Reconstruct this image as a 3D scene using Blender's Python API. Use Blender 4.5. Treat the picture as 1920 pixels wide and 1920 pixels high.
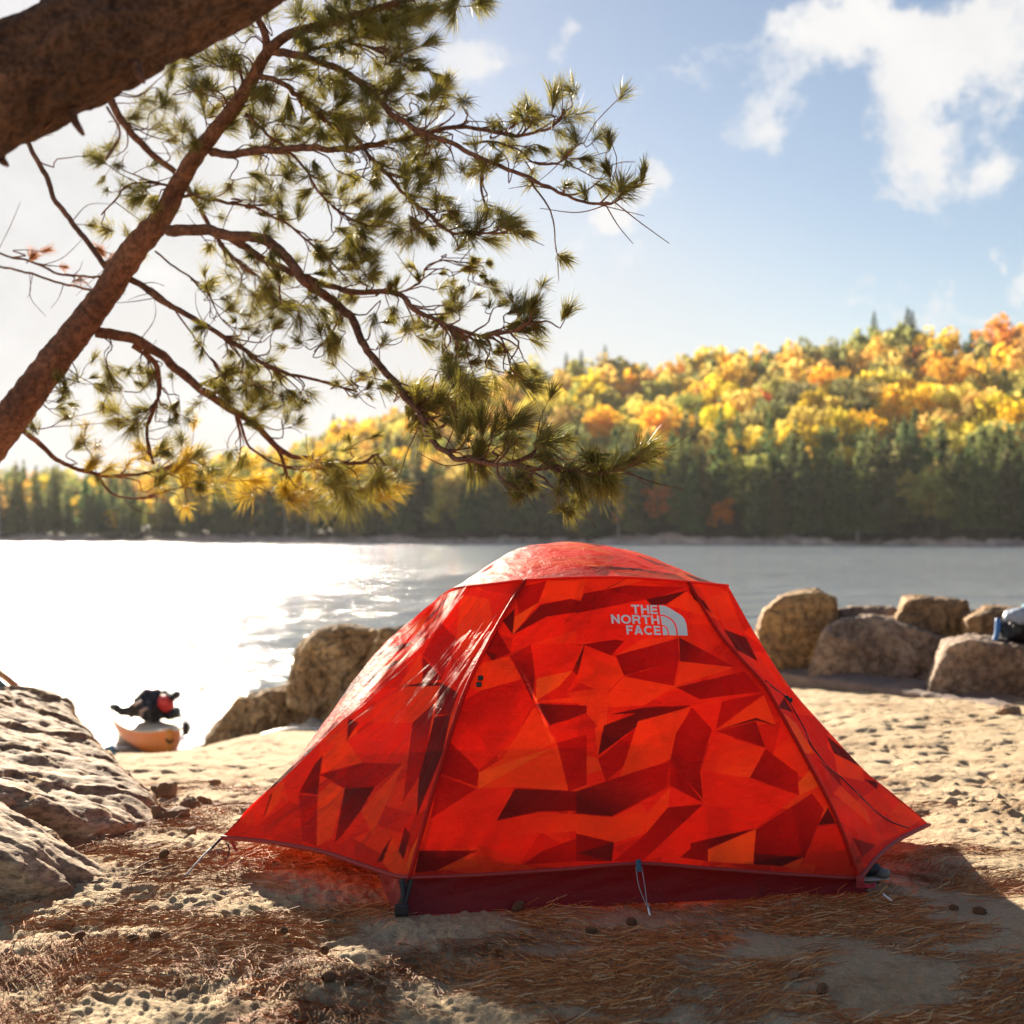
import bpy, math, random
import numpy as np
from mathutils import Vector
from mathutils.bvhtree import BVHTree
random.seed(7); RNG = np.random.default_rng(11)
for o in list(bpy.data.objects): bpy.data.objects.remove(o)
scene = bpy.context.scene
COL = scene.collection
# ------------------------------------------------------------ camera, sky, sun, exposure
F = 2800.0; CH = 1.15; HOR = 993.0
PITCH = math.atan((HOR - 960) / F)
cam_d = bpy.data.cameras.new('camera'); cam = bpy.data.objects.new('camera', cam_d); COL.objects.link(cam)
cam.location = (0, 0, CH); cam.rotation_euler = (math.pi / 2 + PITCH, 0, 0)
cam_d.sensor_width = 36; cam_d.lens = F / 1920 * 36
cam_d.clip_start = 0.05; cam_d.clip_end = 4000
cam_d.dof.use_dof = True; cam_d.dof.focus_distance = 4.6; cam_d.dof.aperture_fstop = 3.3
scene.camera = cam
scene.render.resolution_x = 1024; scene.render.resolution_y = 1024
SUN = Vector((-905 / F, 1.0, (HOR - 35) / F)).normalized()      # direction towards the sun
SUN_EL = math.asin(SUN.z); SUN_AZ = math.atan2(SUN.x, SUN.y)
world = bpy.data.worlds.new('World'); scene.world = world; world.use_nodes = True
sun_l = bpy.data.lights.new('sun', 'SUN'); sun_l.energy = 5.0; sun_l.angle = math.radians(0.55); sun_l.color = (1.0, 0.86, 0.68)
sun = bpy.data.objects.new('sun', sun_l); COL.objects.link(sun)
sun.rotation_euler = SUN.to_track_quat('Z', 'Y').to_euler()
scene.view_settings.view_transform = 'Standard'; scene.view_settings.look = 'None'
scene.view_settings.exposure = 1.9; scene.view_settings.gamma = 1.0
CY, SY = math.cos(PITCH), math.sin(PITCH)

def ray(px, py):
    u = (px - 960) / F; v = (960 - py) / F
    return np.array([u, CY - v * SY, SY + v * CY])
def P(px, py, Y):
    d = ray(px, py); t = Y / d[1]
    return np.array([d[0] * t, Y, CH + d[2] * t])
def proj(V):
    V = np.asarray(V, float); x = V[..., 0]; y = V[..., 1]; z = V[..., 2] - CH
    f = y * CY + z * SY; v = -y * SY + z * CY
    return 960 + F * x / f, 960 - F * v / f

# ------------------------------------------------------------ node helpers
class NT:
    def __init__(s, tree):
        s.t = tree; s.n = tree.nodes; s.l = tree.links
    def new(s, typ, **kw):
        n = s.n.new(typ)
        for k, v in kw.items(): setattr(n, k, v)
        return n
    def val(s, sock, v):
        if isinstance(v, bpy.types.NodeSocket): s.l.new(v, sock)
        elif v is not None: sock.default_value = v
    def math(s, op, a, b=None, c=None, clamp=False):
        n = s.new('ShaderNodeMath', operation=op); n.use_clamp = clamp
        s.val(n.inputs[0], a)
        if b is not None: s.val(n.inputs[1], b)
        if c is not None: s.val(n.inputs[2], c)
        return n.outputs[0]
    def vmath(s, op, a, b=None, out=0):
        n = s.new('ShaderNodeVectorMath', operation=op); s.val(n.inputs[0], a)
        if b is not None: s.val(n.inputs[1], b)
        return n.outputs[out]
    def noise(s, vec, scale, detail=4, rough=0.55, dist=0.0, out='Fac'):
        n = s.new('ShaderNodeTexNoise'); s.val(n.inputs['Vector'], vec)
        n.inputs['Scale'].default_value = scale; n.inputs['Detail'].default_value = detail
        n.inputs['Roughness'].default_value = rough; n.inputs['Distortion'].default_value = dist
        return n.outputs[out]
    def ramp(s, fac, stops):
        n = s.new('ShaderNodeValToRGB'); s.val(n.inputs[0], fac)
        cr = n.color_ramp
        while len(cr.elements) < len(stops): cr.elements.new(0.5)
        for e, (p, c) in zip(cr.elements, stops):
            e.position = p; e.color = (c[0], c[1], c[2], 1) if hasattr(c, '__len__') else (c, c, c, 1)
        return n.outputs[0]
    def mix(s, fac, a, b, mode='MIX'):
        n = s.new('ShaderNodeMix', data_type='RGBA', blend_type=mode)
        s.val(n.inputs[0], fac); s.val(n.inputs[6], a if isinstance(a, bpy.types.NodeSocket) else (*a[:3], 1)); s.val(n.inputs[7], b if isinstance(b, bpy.types.NodeSocket) else (*b[:3], 1))
        return n.outputs[2]
    def coords(s, which='Object', scale=None, rot=None):
        c = s.new('ShaderNodeTexCoord').outputs[which]
        if scale or rot:
            m = s.new('ShaderNodeMapping'); s.l.new(c, m.inputs[0])
            if scale: m.inputs['Scale'].default_value = scale
            if rot: m.inputs['Rotation'].default_value = rot
            c = m.outputs[0]
        return c
    def bump(s, h, strength, dist, normal=None):
        n = s.new('ShaderNodeBump'); n.inputs['Strength'].default_value = strength
        n.inputs['Distance'].default_value = dist; s.l.new(h, n.inputs['Height'])
        if normal: s.l.new(normal, n.inputs['Normal'])
        return n.outputs[0]
def mat(name):
    m = bpy.data.materials.new(name); m.use_nodes = True; t = NT(m.node_tree)
    b = m.node_tree.nodes['Principled BSDF']; out = m.node_tree.nodes['Material Output']
    return m, t, b, out
def simple(name, c, rough=0.6, spec=0.5, var=0.15, scale=20, bump=0.0, metal=0.0):
    m, t, b, out = mat(name)
    n = t.noise(t.coords(), scale)
    t.l.new(t.mix(n, [x * (1 - var) for x in c], [min(1, x * (1 + var)) for x in c]), b.inputs['Base Color'])
    b.inputs['Roughness'].default_value = rough; b.inputs['Specular IOR Level'].default_value = spec
    b.inputs['Metallic'].default_value = metal
    if bump: t.l.new(t.bump(n, 0.6, bump), b.inputs['Normal'])
    return m

# ------------------------------------------------------------ world: Nishita sky with procedural clouds
w = NT(world.node_tree); bg = world.node_tree.nodes['Background']
sky = w.new('ShaderNodeTexSky', sky_type='NISHITA'); sky.sun_disc = False
sky.sun_elevation = SUN_EL; sky.sun_rotation = SUN_AZ
sky.altitude = 300; sky.air_density = 1.0; sky.dust_density = 0.3; sky.ozone_density = 2.5
bg.inputs['Strength'].default_value = 0.055
gen = w.coords('Generated')
def sdir(px, py):
    d = ray(px, py); return tuple(d / np.linalg.norm(d))
warp = w.vmath('SCALE', w.vmath('SUBTRACT', w.noise(gen, 9, 6, 0.62, 0.0, 'Color'), (0.5, 0.5, 0.5)), None)
warp.node.inputs['Scale'].default_value = 0.22
wdir = w.vmath('ADD', gen, warp)
# (px, py, rx, ry, strength): cumulus puffs placed by direction
blobs = [(1320, 165, 60, 18, .5), (1420, 120, 80, 34, .6), (1450, 40, 70, 22, .4), (1200, 200, 30, 16, .3), (1680, 300, 60, 30, .55), (1700, 590, 90, 22, .5), (1150, 480, 34, 22, .3), (1640, 110, 150, 85, 1.0), (1780, 150, 150, 110, 1.0), (1880, 130, 110, 120, .95), (1500, 170, 110, 50, .62), (1740, 250, 70, 75, .75),
         (1540, 70, 120, 50, .75), (1400, 175, 90, 26, .42), (1900, 10, 90, 40, .8), (1080, 75, 55, 32, .62), (845, 80, 80, 45, .7), (980, 105, 40, 22, .3),
         (1235, 415, 55, 48, .8), (1260, 520, 45, 30, .45), (1830, 555, 110, 42, .72), (1580, 590, 50, 26, .5), (1915, 405, 26, 20, .6), (1650, 510, 50, 22, .32),
         (1140, 25, 26, 30, .3), (2050, 480, 120, 50, .7), (2080, 120, 130, 90, .8), (180, 480, 420, 180, .55), (120, 250, 280, 100, .5), (250, 760, 420, 70, .55), (700, 620, 300, 90, .3), (2300, 300, 160, 80, .8), (-400, 300, 300, 180, .6)]
tot = None
for (bx, by, rx, ry, st) in blobs:
    c = sdir(bx, by)
    d = w.vmath('SUBTRACT', wdir, c)
    az = math.atan2(c[0], c[1])
    ux = (math.cos(az), -math.sin(az), 0.0)
    du = w.vmath('DOT_PRODUCT', d, ux, 'Value'); 
    sep = w.new('ShaderNodeSeparateXYZ'); w.l.new(d, sep.inputs[0])
    a = w.math('MULTIPLY', du, F / rx); b_ = w.math('MULTIPLY', sep.outputs[2], F / ry)
    r2 = w.math('ADD', w.math('MULTIPLY', a, a), w.math('MULTIPLY', b_, b_))
    g = w.math('MULTIPLY', w.math('DIVIDE', 1.0, w.math('ADD', 1.0, w.math('MULTIPLY', r2, r2))), st)
    tot = g if tot is None else w.math('MAXIMUM', tot, g)
fine = w.noise(gen, 26, 7, 0.62)
dens = w.math('ADD', tot, w.math('MULTIPLY', w.math('SUBTRACT', fine, 0.5), 1.25))
mask = w.new('ShaderNodeMapRange', interpolation_type='SMOOTHSTEP'); w.l.new(dens, mask.inputs[0])
mask.inputs[1].default_value = 0.24; mask.inputs[2].default_value = 0.95
shade = w.noise(gen, 14, 5, 0.6)
CLOUD = w.mix(shade, (3.7, 3.75, 3.85), (5.1, 5.0, 4.85))
# thin high veil thickening towards the sun side and the horizon
sg = w.new('ShaderNodeSeparateXYZ'); w.l.new(gen, sg.inputs[0])
vx = w.math('MULTIPLY', sg.outputs[0], -2.3); vz = w.math('MULTIPLY', sg.outputs[2], -4.2)
vn = w.math('MULTIPLY', w.math('SUBTRACT', w.noise(gen, 5, 5, .6), .5), .5)
vs = w.math('ADD', w.math('ADD', vx, vz), w.math('ADD', vn, 1.35))
vm = w.new('ShaderNodeMapRange', interpolation_type='SMOOTHSTEP'); w.l.new(vs, vm.inputs[0]); vm.inputs[1].default_value = -.05; vm.inputs[2].default_value = 1.15; vm.inputs[4].default_value = .97
VEIL = w.mix(w.noise(gen, 7, 4, .6), (3.5, 3.52, 3.55), (3.95, 3.9, 3.82))
skyc = w.mix(vm.outputs[0], w.mix(1.0, sky.outputs[0], (.64, .565, .52), 'MULTIPLY'), VEIL)
world_mix = w.mix(mask.outputs[0], skyc, CLOUD)
w.l.new(world_mix, bg.inputs['Color'])

# ------------------------------------------------------------ numpy noise
_perm = RNG.permutation(512).astype(np.int64); _g3 = RNG.normal(size=(512, 3)); _g3 /= np.linalg.norm(_g3, axis=1)[:, None]
def perlin(x, y, z):
    x, y, z = np.broadcast_arrays(np.asarray(x, float), np.asarray(y, float), np.asarray(z, float))
    xi, yi, zi = np.floor(x).astype(np.int64), np.floor(y).astype(np.int64), np.floor(z).astype(np.int64)
    fx, fy, fz = x - xi, y - yi, z - zi
    s = lambda t: t * t * t * (t * (t * 6 - 15) + 10)
    u, v, w_ = s(fx), s(fy), s(fz); r = 0
    for i in (0, 1):
        for j in (0, 1):
            for k in (0, 1):
                h = _perm[(_perm[(_perm[(xi + i) & 511] + yi + j) & 511] + zi + k) & 511]
                g = _g3[h]
                dt = g[..., 0] * (fx - i) + g[..., 1] * (fy - j) + g[..., 2] * (fz - k)
                r = r + dt * (u if i else 1 - u) * (v if j else 1 - v) * (w_ if k else 1 - w_)
    return r * 1.5
def fbm(x, y, z, o=4, g=0.5):
    r = 0; a = 1; f = 1
    for i in range(o):
        r = r + a * perlin(x * f + 17.3 * i, y * f + 5.1 * i, z * f + 9.7 * i); a *= g; f *= 2.03
    return r
def sstep(a, b, t):
    t = np.clip((t - a) / (b - a), 0, 1); return t * t * (3 - 2 * t)

# ------------------------------------------------------------ mesh helpers
def tag(o, label, cat, group=None):
    o['label'] = label; o['category'] = cat
    if group: o['group'] = group
    return o
def link(o, parent=None):
    COL.objects.link(o)
    if parent is not None: o.parent = parent
    return o
def mesh_obj(name, V, Fc, m, parent=None, smooth=True, col=None, colname='Col', origin=None):
    V = np.asarray(V, np.float64)
    if parent is not None and origin is None:
        pr = parent
        while pr is not None: V = V - np.array(pr.location); pr = pr.parent
    elif origin is not None: V = V - np.array(origin)
    me = bpy.data.meshes.new(name)
    if isinstance(Fc, np.ndarray):
        k = Fc.shape[1]; n = len(Fc)
        me.vertices.add(len(V)); me.vertices.foreach_set('co', V.ravel().astype(np.float32))
        me.loops.add(n * k); me.loops.foreach_set('vertex_index', Fc.ravel().astype(np.int32))
        me.polygons.add(n); me.polygons.foreach_set('loop_start', (np.arange(n) * k).astype(np.int32))
        me.update(calc_edges=True)
    else:
        me.from_pydata([tuple(v) for v in V], [], [tuple(f) for f in Fc])
    me.validate()
    if smooth: me.polygons.foreach_set('use_smooth', np.ones(len(me.polygons), bool))
    if col is not None:
        a = me.color_attributes.new(colname, 'FLOAT_COLOR', 'POINT')
        c = np.ones((len(V), 4), np.float32); c[:, :3] = col; a.data.foreach_set('color', c.ravel())
    ms = m if isinstance(m, (list, tuple)) else [m]
    for x in ms: me.materials.append(x)
    o = bpy.data.objects.new(name, me); link(o, parent)
    if origin is not None: o.location = tuple(origin)
    return o
def empty(name, loc):
    o = bpy.data.objects.new(name, None); o.location = tuple(float(x) for x in loc); o.empty_display_size = 0.1
    return link(o)
def grid_faces(nu, nv, wrap=False):
    i = np.arange(nu - 1)[:, None]; j = np.arange(nv if wrap else nv - 1)[None, :]
    j2 = (j + 1) % nv
    a = i * nv + j; b = i * nv + j2; c = (i + 1) * nv + j2; d = (i + 1) * nv + j
    return np.stack([a, b, c, d], -1).reshape(-1, 4)
class MB:
    def __init__(s): s.V = []; s.F = []; s.C = []; s.n = 0
    def add(s, V, Fc, c=None):
        V = np.asarray(V, float); s.V.append(V); s.F.append(np.asarray(Fc, np.int64) + s.n); s.n += len(V)
        if c is not None: s.C.append(np.broadcast_to(np.asarray(c, float), (len(V), 3)))
    def build(s, name, m, parent=None, **kw):
        V = np.concatenate(s.V); Fc = np.concatenate(s.F)
        c = np.concatenate(s.C) if s.C else None
        return mesh_obj(name, V, Fc, m, parent, col=c, **kw)
def spline(pts, n):
    pts = np.asarray(pts, float)
    if len(pts) == 2:
        t = np.linspace(0, 1, n)[:, None]; return pts[0] * (1 - t) + pts[1] * t
    Pp = np.vstack([2 * pts[0] - pts[1], pts, 2 * pts[-1] - pts[-2]])
    L = np.r_[0, np.cumsum(np.linalg.norm(np.diff(pts[:, :3], axis=0), axis=1))]
    s = np.linspace(0, L[-1], n); k = np.clip(np.searchsorted(L, s, 'right') - 1, 0, len(pts) - 2)
    t = ((s - L[k]) / np.maximum(L[k + 1] - L[k], 1e-9))[:, None]
    a, b, c, d = Pp[k], Pp[k + 1], Pp[k + 2], Pp[k + 3]
    return 0.5 * ((2 * b) + (c - a) * t + (2 * a - 5 * b + 4 * c - d) * t ** 2 + (3 * b - a - 3 * c + d) * t ** 3)
def tube(pts, rad, sides=6, rough=0.0, seed=0.0):
    pts = np.asarray(pts, float); n = len(pts); rad = np.broadcast_to(rad, (n,)).copy()
    T = np.gradient(pts, axis=0); T /= np.maximum(np.linalg.norm(T, axis=1), 1e-9)[:, None]
    up = np.array([0.31, -0.2, 0.93]); A = np.cross(T, up); A /= np.maximum(np.linalg.norm(A, axis=1), 1e-6)[:, None]; B = np.cross(T, A)
    th = np.linspace(0, 2 * math.pi, sides, endpoint=False)
    ring = A[:, None] * np.cos(th)[None, :, None] + B[:, None] * np.sin(th)[None, :, None]
    R = rad[:, None] * np.ones(sides)
    if rough:
        q = pts[:, None] + ring * rad[:, None, None]
        R = R * (1 + rough * fbm(q[..., 0] / (rough * 0.25 + 0.02), q[..., 1] / (rough * 0.25 + .02), q[..., 2] / (rough * .25 + .02), 3))
    V = pts[:, None] + ring * R[..., None]
    V = V.reshape(-1, 3); Fc = grid_faces(n, sides, True)
    e0 = np.array([[0] * 4]); # caps as a tiny tip point
    V = np.vstack([V, pts[0], pts[-1]]); k = len(V)
    c0 = np.array([[(j + 1) % sides, j, k - 2, k - 2] for j in range(sides)]); o = (n - 1) * sides
    c1 = np.array([[o + j, o + (j + 1) % sides, k - 1, k - 1] for j in range(sides)])
    return V, Fc, c0[:, :3], c1[:, :3]
def add_tube(mb, pts, rad, sides=6, rough=0.0, c=None):
    V, Fc, c0, c1 = tube(pts, rad, sides, rough)
    V = V[:-2]; mb.add(V, Fc, c)
def tube_obj(name, pts, rad, m, parent=None, sides=8, rough=0.0):
    V, Fc, c0, c1 = tube(pts, rad, sides, rough)
    return mesh_obj(name, V, [tuple(f) for f in Fc] + [tuple(f) for f in c0] + [tuple(f) for f in c1], m, parent)
def hull_remesh(points, voxel, iters=3):
    import bmesh
    bm = bmesh.new()
    for p in points: bm.verts.new(p)
    r = bmesh.ops.convex_hull(bm, input=bm.verts)
    for v in [v for v in bm.verts if not v.link_faces]: bm.verts.remove(v)
    me = bpy.data.meshes.new('tmp'); bm.to_mesh(me); bm.free()
    o = bpy.data.objects.new('tmp', me); COL.objects.link(o)
    md = o.modifiers.new('r', 'REMESH'); md.mode = 'VOXEL'; md.voxel_size = voxel
    s = o.modifiers.new('s', 'SMOOTH'); s.factor = 0.5; s.iterations = iters
    dg = bpy.context.evaluated_depsgraph_get(); e = o.evaluated_get(dg).to_mesh()
    V = np.empty(len(e.vertices) * 3, np.float32); e.vertices.foreach_get('co', V); V = V.reshape(-1, 3).astype(float)
    N = np.empty(len(e.vertices) * 3, np.float32); e.vertices.foreach_get('normal', N); N = N.reshape(-1, 3).astype(float)
    Fc = [tuple(p.vertices) for p in e.polygons]
    if all(len(f) == 4 for f in Fc): Fc = np.array(Fc)
    bpy.data.objects.remove(o)
    return V, N, Fc
def rock(name, points, m, voxel=0.04, amp=0.05, size=0.4, strata=None, label=None, group=None, cat='rock', crack=0.6, grain=0.0, fine_=0.0):
    V, N, Fc = hull_remesh(points, voxel, 1)
    q = V / size
    d = fbm(q[:, 0], q[:, 1], q[:, 2], 5, 0.55)
    rg = 1 - np.abs(fbm(q[:, 0] * 1.3 + 9, q[:, 1] * 1.3, q[:, 2] * 1.3, 4, 0.5)) * 3.0
    d = d - crack * np.clip(rg, 0, 1) ** 3
    d = d * amp
    if strata is not None:
        ax, fr, am = strata; ax = np.array(ax, float); ax /= np.linalg.norm(ax)
        s = V @ ax + 0.10 * fbm(V[:, 0] * 1.2, V[:, 1] * 1.2, V[:, 2] * 1.2, 3)
        k = (s * fr + 0.4 * fbm(V[:, 0] * 4, V[:, 1] * 4, V[:, 2] * 4, 3)) % 1.0
        d = d + am * (k - 0.5) * (0.5 + np.clip(fbm(V[:, 0] * 2.2, V[:, 1] * 2.2, V[:, 2] * 2.2, 3) + .4, 0, 1))
    if grain:
        sl = np.array([.88, 0, -.47]); nm = np.array([.45, -.18, .87]); uu, vv, ww = V @ sl, V[:, 1] + .3 * V[:, 0], V @ nm
        d = d + grain * fbm(uu * 1.3, vv * 5.5, ww * 9, 4, .6)
        ck = np.clip(1 - np.abs(fbm(uu * .8 + 3, vv * 3.2, ww * 3, 3, .5)) * 9, 0, 1); d = d - grain * 2.0 * ck ** 1.5
    d = d + fine_ * fbm(V[:, 0] * 14, V[:, 1] * 14, V[:, 2] * 20, 4, .65)
    V = V + N * d[:, None]
    c = V.mean(0); c[2] = V[:, 2].min()
    o = mesh_obj(name, V, Fc, m, origin=c)
    if label: tag(o, label, cat, group)
    return o

# ------------------------------------------------------------ ground height
def G0(x, y):
    zl = np.interp(y, [-60, 5.5, 9, 13, 17.3, 19, 30, 60], [0.0, 0, -.26, -.82, -1.44, -1.66, -3.2, -6])
    zr = np.interp(y, [-60, 5.5, 10, 15, 17, 22, 30, 60], [0.0, 0, -.15, -.42, -.75, -1.8, -3.2, -6])
    t = sstep(-1.5, 2.5, x - 0.05 * (y - 6))
    return zl * (1 - t) + zr * t
def G(x, y, detail=True):
    x = np.asarray(x, float); y = np.asarray(y, float)
    z = G0(x, y) + 0.03 * fbm(x * .35, y * .35, 3.0, 2)
    near = 1.0 - sstep(9, 22, y)
    z = z + .25 * sstep(-3.5, -2.3, x) * (1 - sstep(0, 3, x)) * sstep(11, 16, y) * (1 - sstep(18, 20, y))
    z = z + 0.022 * fbm(x * 1.6, y * 1.6, 0.0, 3) * near
    if detail:
        # soft trodden pits, deeper on the open sand behind and left
        p = fbm(x * 4.5, y * 3.6, 5.0, 2)
        tread = np.clip(sstep(5.2, 7.0, y) + sstep(0.3, -0.3, x), 0.25, 1) * near
        z = z - 0.028 * np.clip(p, 0.0, 1) ** 1.0 * tread
        p2 = fbm(x * 8.5 + 40, y * 7.5, 1.0, 2)
        z = z - 0.014 * sstep(0.0, 0.9, p2) * tread * (1 + 1.2 * sstep(5.0, 6.5, y))
        z = z + 0.008 * fbm(x * 26, y * 26, 2.0, 3, 0.6) * near * (1 - .6 * sstep(5.3, 7.5, y)) * (0.5 + 0.8 * tread)
        cl = np.clip(fbm(x * 13 + 7, y * 13, 8.0, 2) - 0.30, 0, 1) * 0.045 * sstep(1.5, 2.2, x) * sstep(4.6, 5.3, y) * (1 - sstep(6.5, 8, y))
        z = z + cl
    return z
gz = lambda x, y: float(G(x, y))

# ------------------------------------------------------------ sand
m_sand, t, b, out = mat('sand')
co = t.coords('Object')
n1 = t.noise(co, 1.6, 6, 0.6); n2 = t.noise(co, 55, 3, 0.7); n3 = t.noise(co, 260, 3, 0.75)
c = t.ramp(n1, [(0.3, (0.54, 0.40, 0.235)), (0.55, (0.64, 0.50, 0.32)), (0.75, (0.72, 0.58, 0.385))])
c = t.mix(t.ramp(n2, [(0.48, 0.0), (0.78, 0.4)]), c, (0.30, 0.19, 0.10))
c = t.mix(t.ramp(n3, [(0.58, 0.0), (0.72, 0.45)]), c, (0.20, 0.14, 0.09))
duff = t.ramp(t.math('ADD', t.noise(co, 2.3, 7, 0.66), 0.0), [(0.5, 0.0), (0.64, 0.55)])
c = t.mix(duff, c, (0.27, 0.13, 0.06))
# wet sand near the waterline
sp = t.new('ShaderNodeSeparateXYZ'); t.l.new(co, sp.inputs[0])
wet = t.new('ShaderNodeMapRange'); t.l.new(sp.outputs[2], wet.inputs[0]); wet.inputs[1].default_value = -1.32; wet.inputs[2].default_value = -1.5
c = t.mix(wet.outputs[0], c, (0.16, 0.11, 0.065))
t.l.new(c, b.inputs['Base Color']); b.inputs['Roughness'].default_value = 0.95; b.inputs['Specular IOR Level'].default_value = 0.2
hh = t.math('ADD', t.math('MULTIPLY', n2, 1.0), t.math('MULTIPLY', n3, 0.35))
t.l.new(t.bump(hh, 1.0, 0.022), b.inputs['Normal'])
ys = np.concatenate([np.linspace(-25, 2.4, 24), np.geomspace(2.5, 24, 860), np.linspace(25, 60, 24)])
core = np.linspace(-0.40, 0.40, 560)
side = np.array([.42, .45, .5, .56, .65, .8, 1, 1.4, 2, 3, 5, 9])
aa = np.concatenate([-side[::-1], core, side])
Yg, Ag = np.meshgrid(ys, aa, indexing='ij'); Xg = Ag * np.clip(Yg, 2.6, 12)
outer = np.abs(Ag) > .41
Xg = np.where(outer, Ag * np.clip(Yg, 2.6, 12) , Ag * np.maximum(Yg, 2.6))
Xg = np.where(outer & (np.abs(Xg) < 0.405 * Yg), np.sign(Ag) * (0.405 * Yg + (np.abs(Ag) - .4) * 2), Xg)
Zg = G(Xg, Yg)
ground = mesh_obj('ground', np.stack([Xg, Yg, Zg], -1).reshape(-1, 3), grid_faces(len(ys), len(aa)), m_sand); ground['kind'] = 'structure'
# flip if necessary
ground.data.flip_normals() if ground.data.polygons[0].normal.z < 0 else None

# ------------------------------------------------------------ water
WZ = -1.5
m_wat, t, b, out = mat('lake_water')
co = t.coords('Object', scale=(0.55, 1.0, 1.0))
b.inputs['Base Color'].default_value = (0.30, 0.345, 0.37, 1); b.inputs['Roughness'].default_value = 0.12; b.inputs['IOR'].default_value = 1.85
big = t.math('MULTIPLY', t.noise(t.coords('Object', scale=(0.4, 1.0, 1.0)), 0.33, 4, 0.6, 0.8), 5.0)
h = t.math('ADD', t.math('ADD', big, t.math('MULTIPLY', t.noise(co, 2.2, 4, 0.6, 0.4), 0.7), t.math('ADD', t.math('MULTIPLY', t.noise(co, 0.75, 4, 0.6, 0.8), 2.2), 0.0)), t.math('MULTIPLY', t.noise(co, 7.5, 3, 0.6), 0.16))
gust = t.ramp(t.noise(t.coords('Object', scale=(0.012, 0.035, 1)), 1.0, 4, 0.6), [(0.35, 0.45), (0.65, 1.0)])
t.l.new(t.bump(t.math('MULTIPLY', h, gust), 1.0, 0.42), b.inputs['Normal'])
water = mesh_obj('water', [(-900, 5, WZ), (900, 5, WZ), (900, 1300, WZ), (-900, 1300, WZ)], [(0, 1, 2, 3)], m_wat, smooth=False); water['kind'] = 'structure'

# ------------------------------------------------------------ far hill
SILX = [-900, 0, 200, 350, 480, 600, 700, 800, 900, 1000, 1100, 1200, 1300, 1400, 1500, 1600, 1700, 1800, 1920, 2300, 3000]
SILY = [880, 868, 872, 862, 835, 800, 778, 735, 705, 688, 680, 672, 662, 650, 637, 625, 613, 606, 604, 610, 690]
def shoreY(a): return 340 - 88 * (np.clip(a, -.5, .5) + .34) / .68 + 3.0 * np.sin(a * 31) + 1.6 * np.sin(a * 73 + 1)
def hill(a, s):
    Y0 = shoreY(a); Yr = Y0 + 185
    sil = np.interp(960 + a * F, SILX, SILY)
    E = (HOR - sil) / F * Yr + CH - 14.5
    E = np.maximum(E, 3.0)
    y = Y0 + s * 185
    p = np.clip(s, 0, 1) ** 0.95
    z = WZ + 0.6 * sstep(0, .012, s) + (E - WZ) * np.where(s < 1, p, 1 - 0.25 * (s - 1))
    z = z + 1.6 * fbm(a * 22, s * 5, 1.0, 3) * sstep(0.03, .3, s) + np.where(s < 0, s * 30, 0)
    return a * y, y, z
m_hill = simple('forest_floor', (0.06, 0.05, 0.03), 0.95, 0.2, 0.4, 0.3)
A_, S_ = np.meshgrid(np.linspace(-.75, .8, 240), np.concatenate([[-.05, -.01], np.linspace(0, 1.6, 90)]), indexing='ij')
hx, hy, hz = hill(A_, S_)
hl = mesh_obj('hill', np.stack([hx, hy, hz], -1).reshape(-1, 3), grid_faces(*A_.shape)[:, ::-1].copy(), m_hill); hl['kind'] = 'structure'
# rocky bank of the far shore
m_bank, t, b, out = mat('far_bank_rock')
n = t.noise(t.coords('Object', scale=(0.25, .25, 1)), 1.0, 5, 0.65)
t.l.new(t.ramp(n, [(0.3, (0.26, 0.19, 0.17)), (0.5, (0.46, 0.36, 0.33)), (0.7, (0.72, 0.62, 0.56))]), b.inputs['Base Color']); b.inputs['Roughness'].default_value = 0.9
ab = np.linspace(-.6, .6, 1100); rows = np.linspace(0, 1, 10)
A2, R2 = np.meshgrid(ab, rows, indexing='ij')
yb = shoreY(A2) - 2.0 + R2 * 5.0
zb = WZ - .3 + 1.9 * np.sin(R2 * math.pi / 2) * (1 + .35 * fbm(A2 * 90, R2 * 2, 4.0, 4)) * (0.75 + 0.5 * fbm(A2 * 14, 1, 2.0, 2))
yb = yb + 1.2 * fbm(A2 * 140, R2 * 3, 7.0, 3)
bank = mesh_obj('far_shore', np.stack([A2 * yb, yb, zb], -1).reshape(-1, 3), grid_faces(*A2.shape)[:, ::-1].copy(), m_bank); bank['kind'] = 'structure'

# ------------------------------------------------------------ far trees
def leaf_mat(name, src):
    m, t, b, out = mat(name); t.n.remove(b)
    if src == 'object':
        base = t.new('ShaderNodeObjectInfo').outputs['Color']
        va = t.new('ShaderNodeAttribute'); va.attribute_name = 'Col'; base = t.mix(1.0, base, va.outputs['Color'], 'MULTIPLY')
    else:
        va = t.new('ShaderNodeAttribute'); va.attribute_name = 'Col'; base = va.outputs['Color']
    d = t.new('ShaderNodeBsdfDiffuse'); tr = t.new('ShaderNodeBsdfTranslucent')
    t.l.new(base, d.inputs[0]); t.l.new(base, tr.inputs[0])
    mx = t.new('ShaderNodeMixShader'); mx.inputs[0].default_value = 0.5
    t.l.new(d.outputs[0], mx.inputs[1]); t.l.new(tr.outputs[0], mx.inputs[2]); t.l.new(mx.outputs[0], out.inputs[0])
    return m
m_leaf_o = leaf_mat('leaves_by_tree', 'object'); m_leaf_c = leaf_mat('leaves_wood', 'attr')
m_bark_far = simple('far_bark', (0.12, 0.09, 0.07), 0.9, 0.2, .3, 2)
m_birch = simple('birch_bark', (0.62, 0.57, 0.5), 0.8, 0.2, .3, 2)
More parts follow.
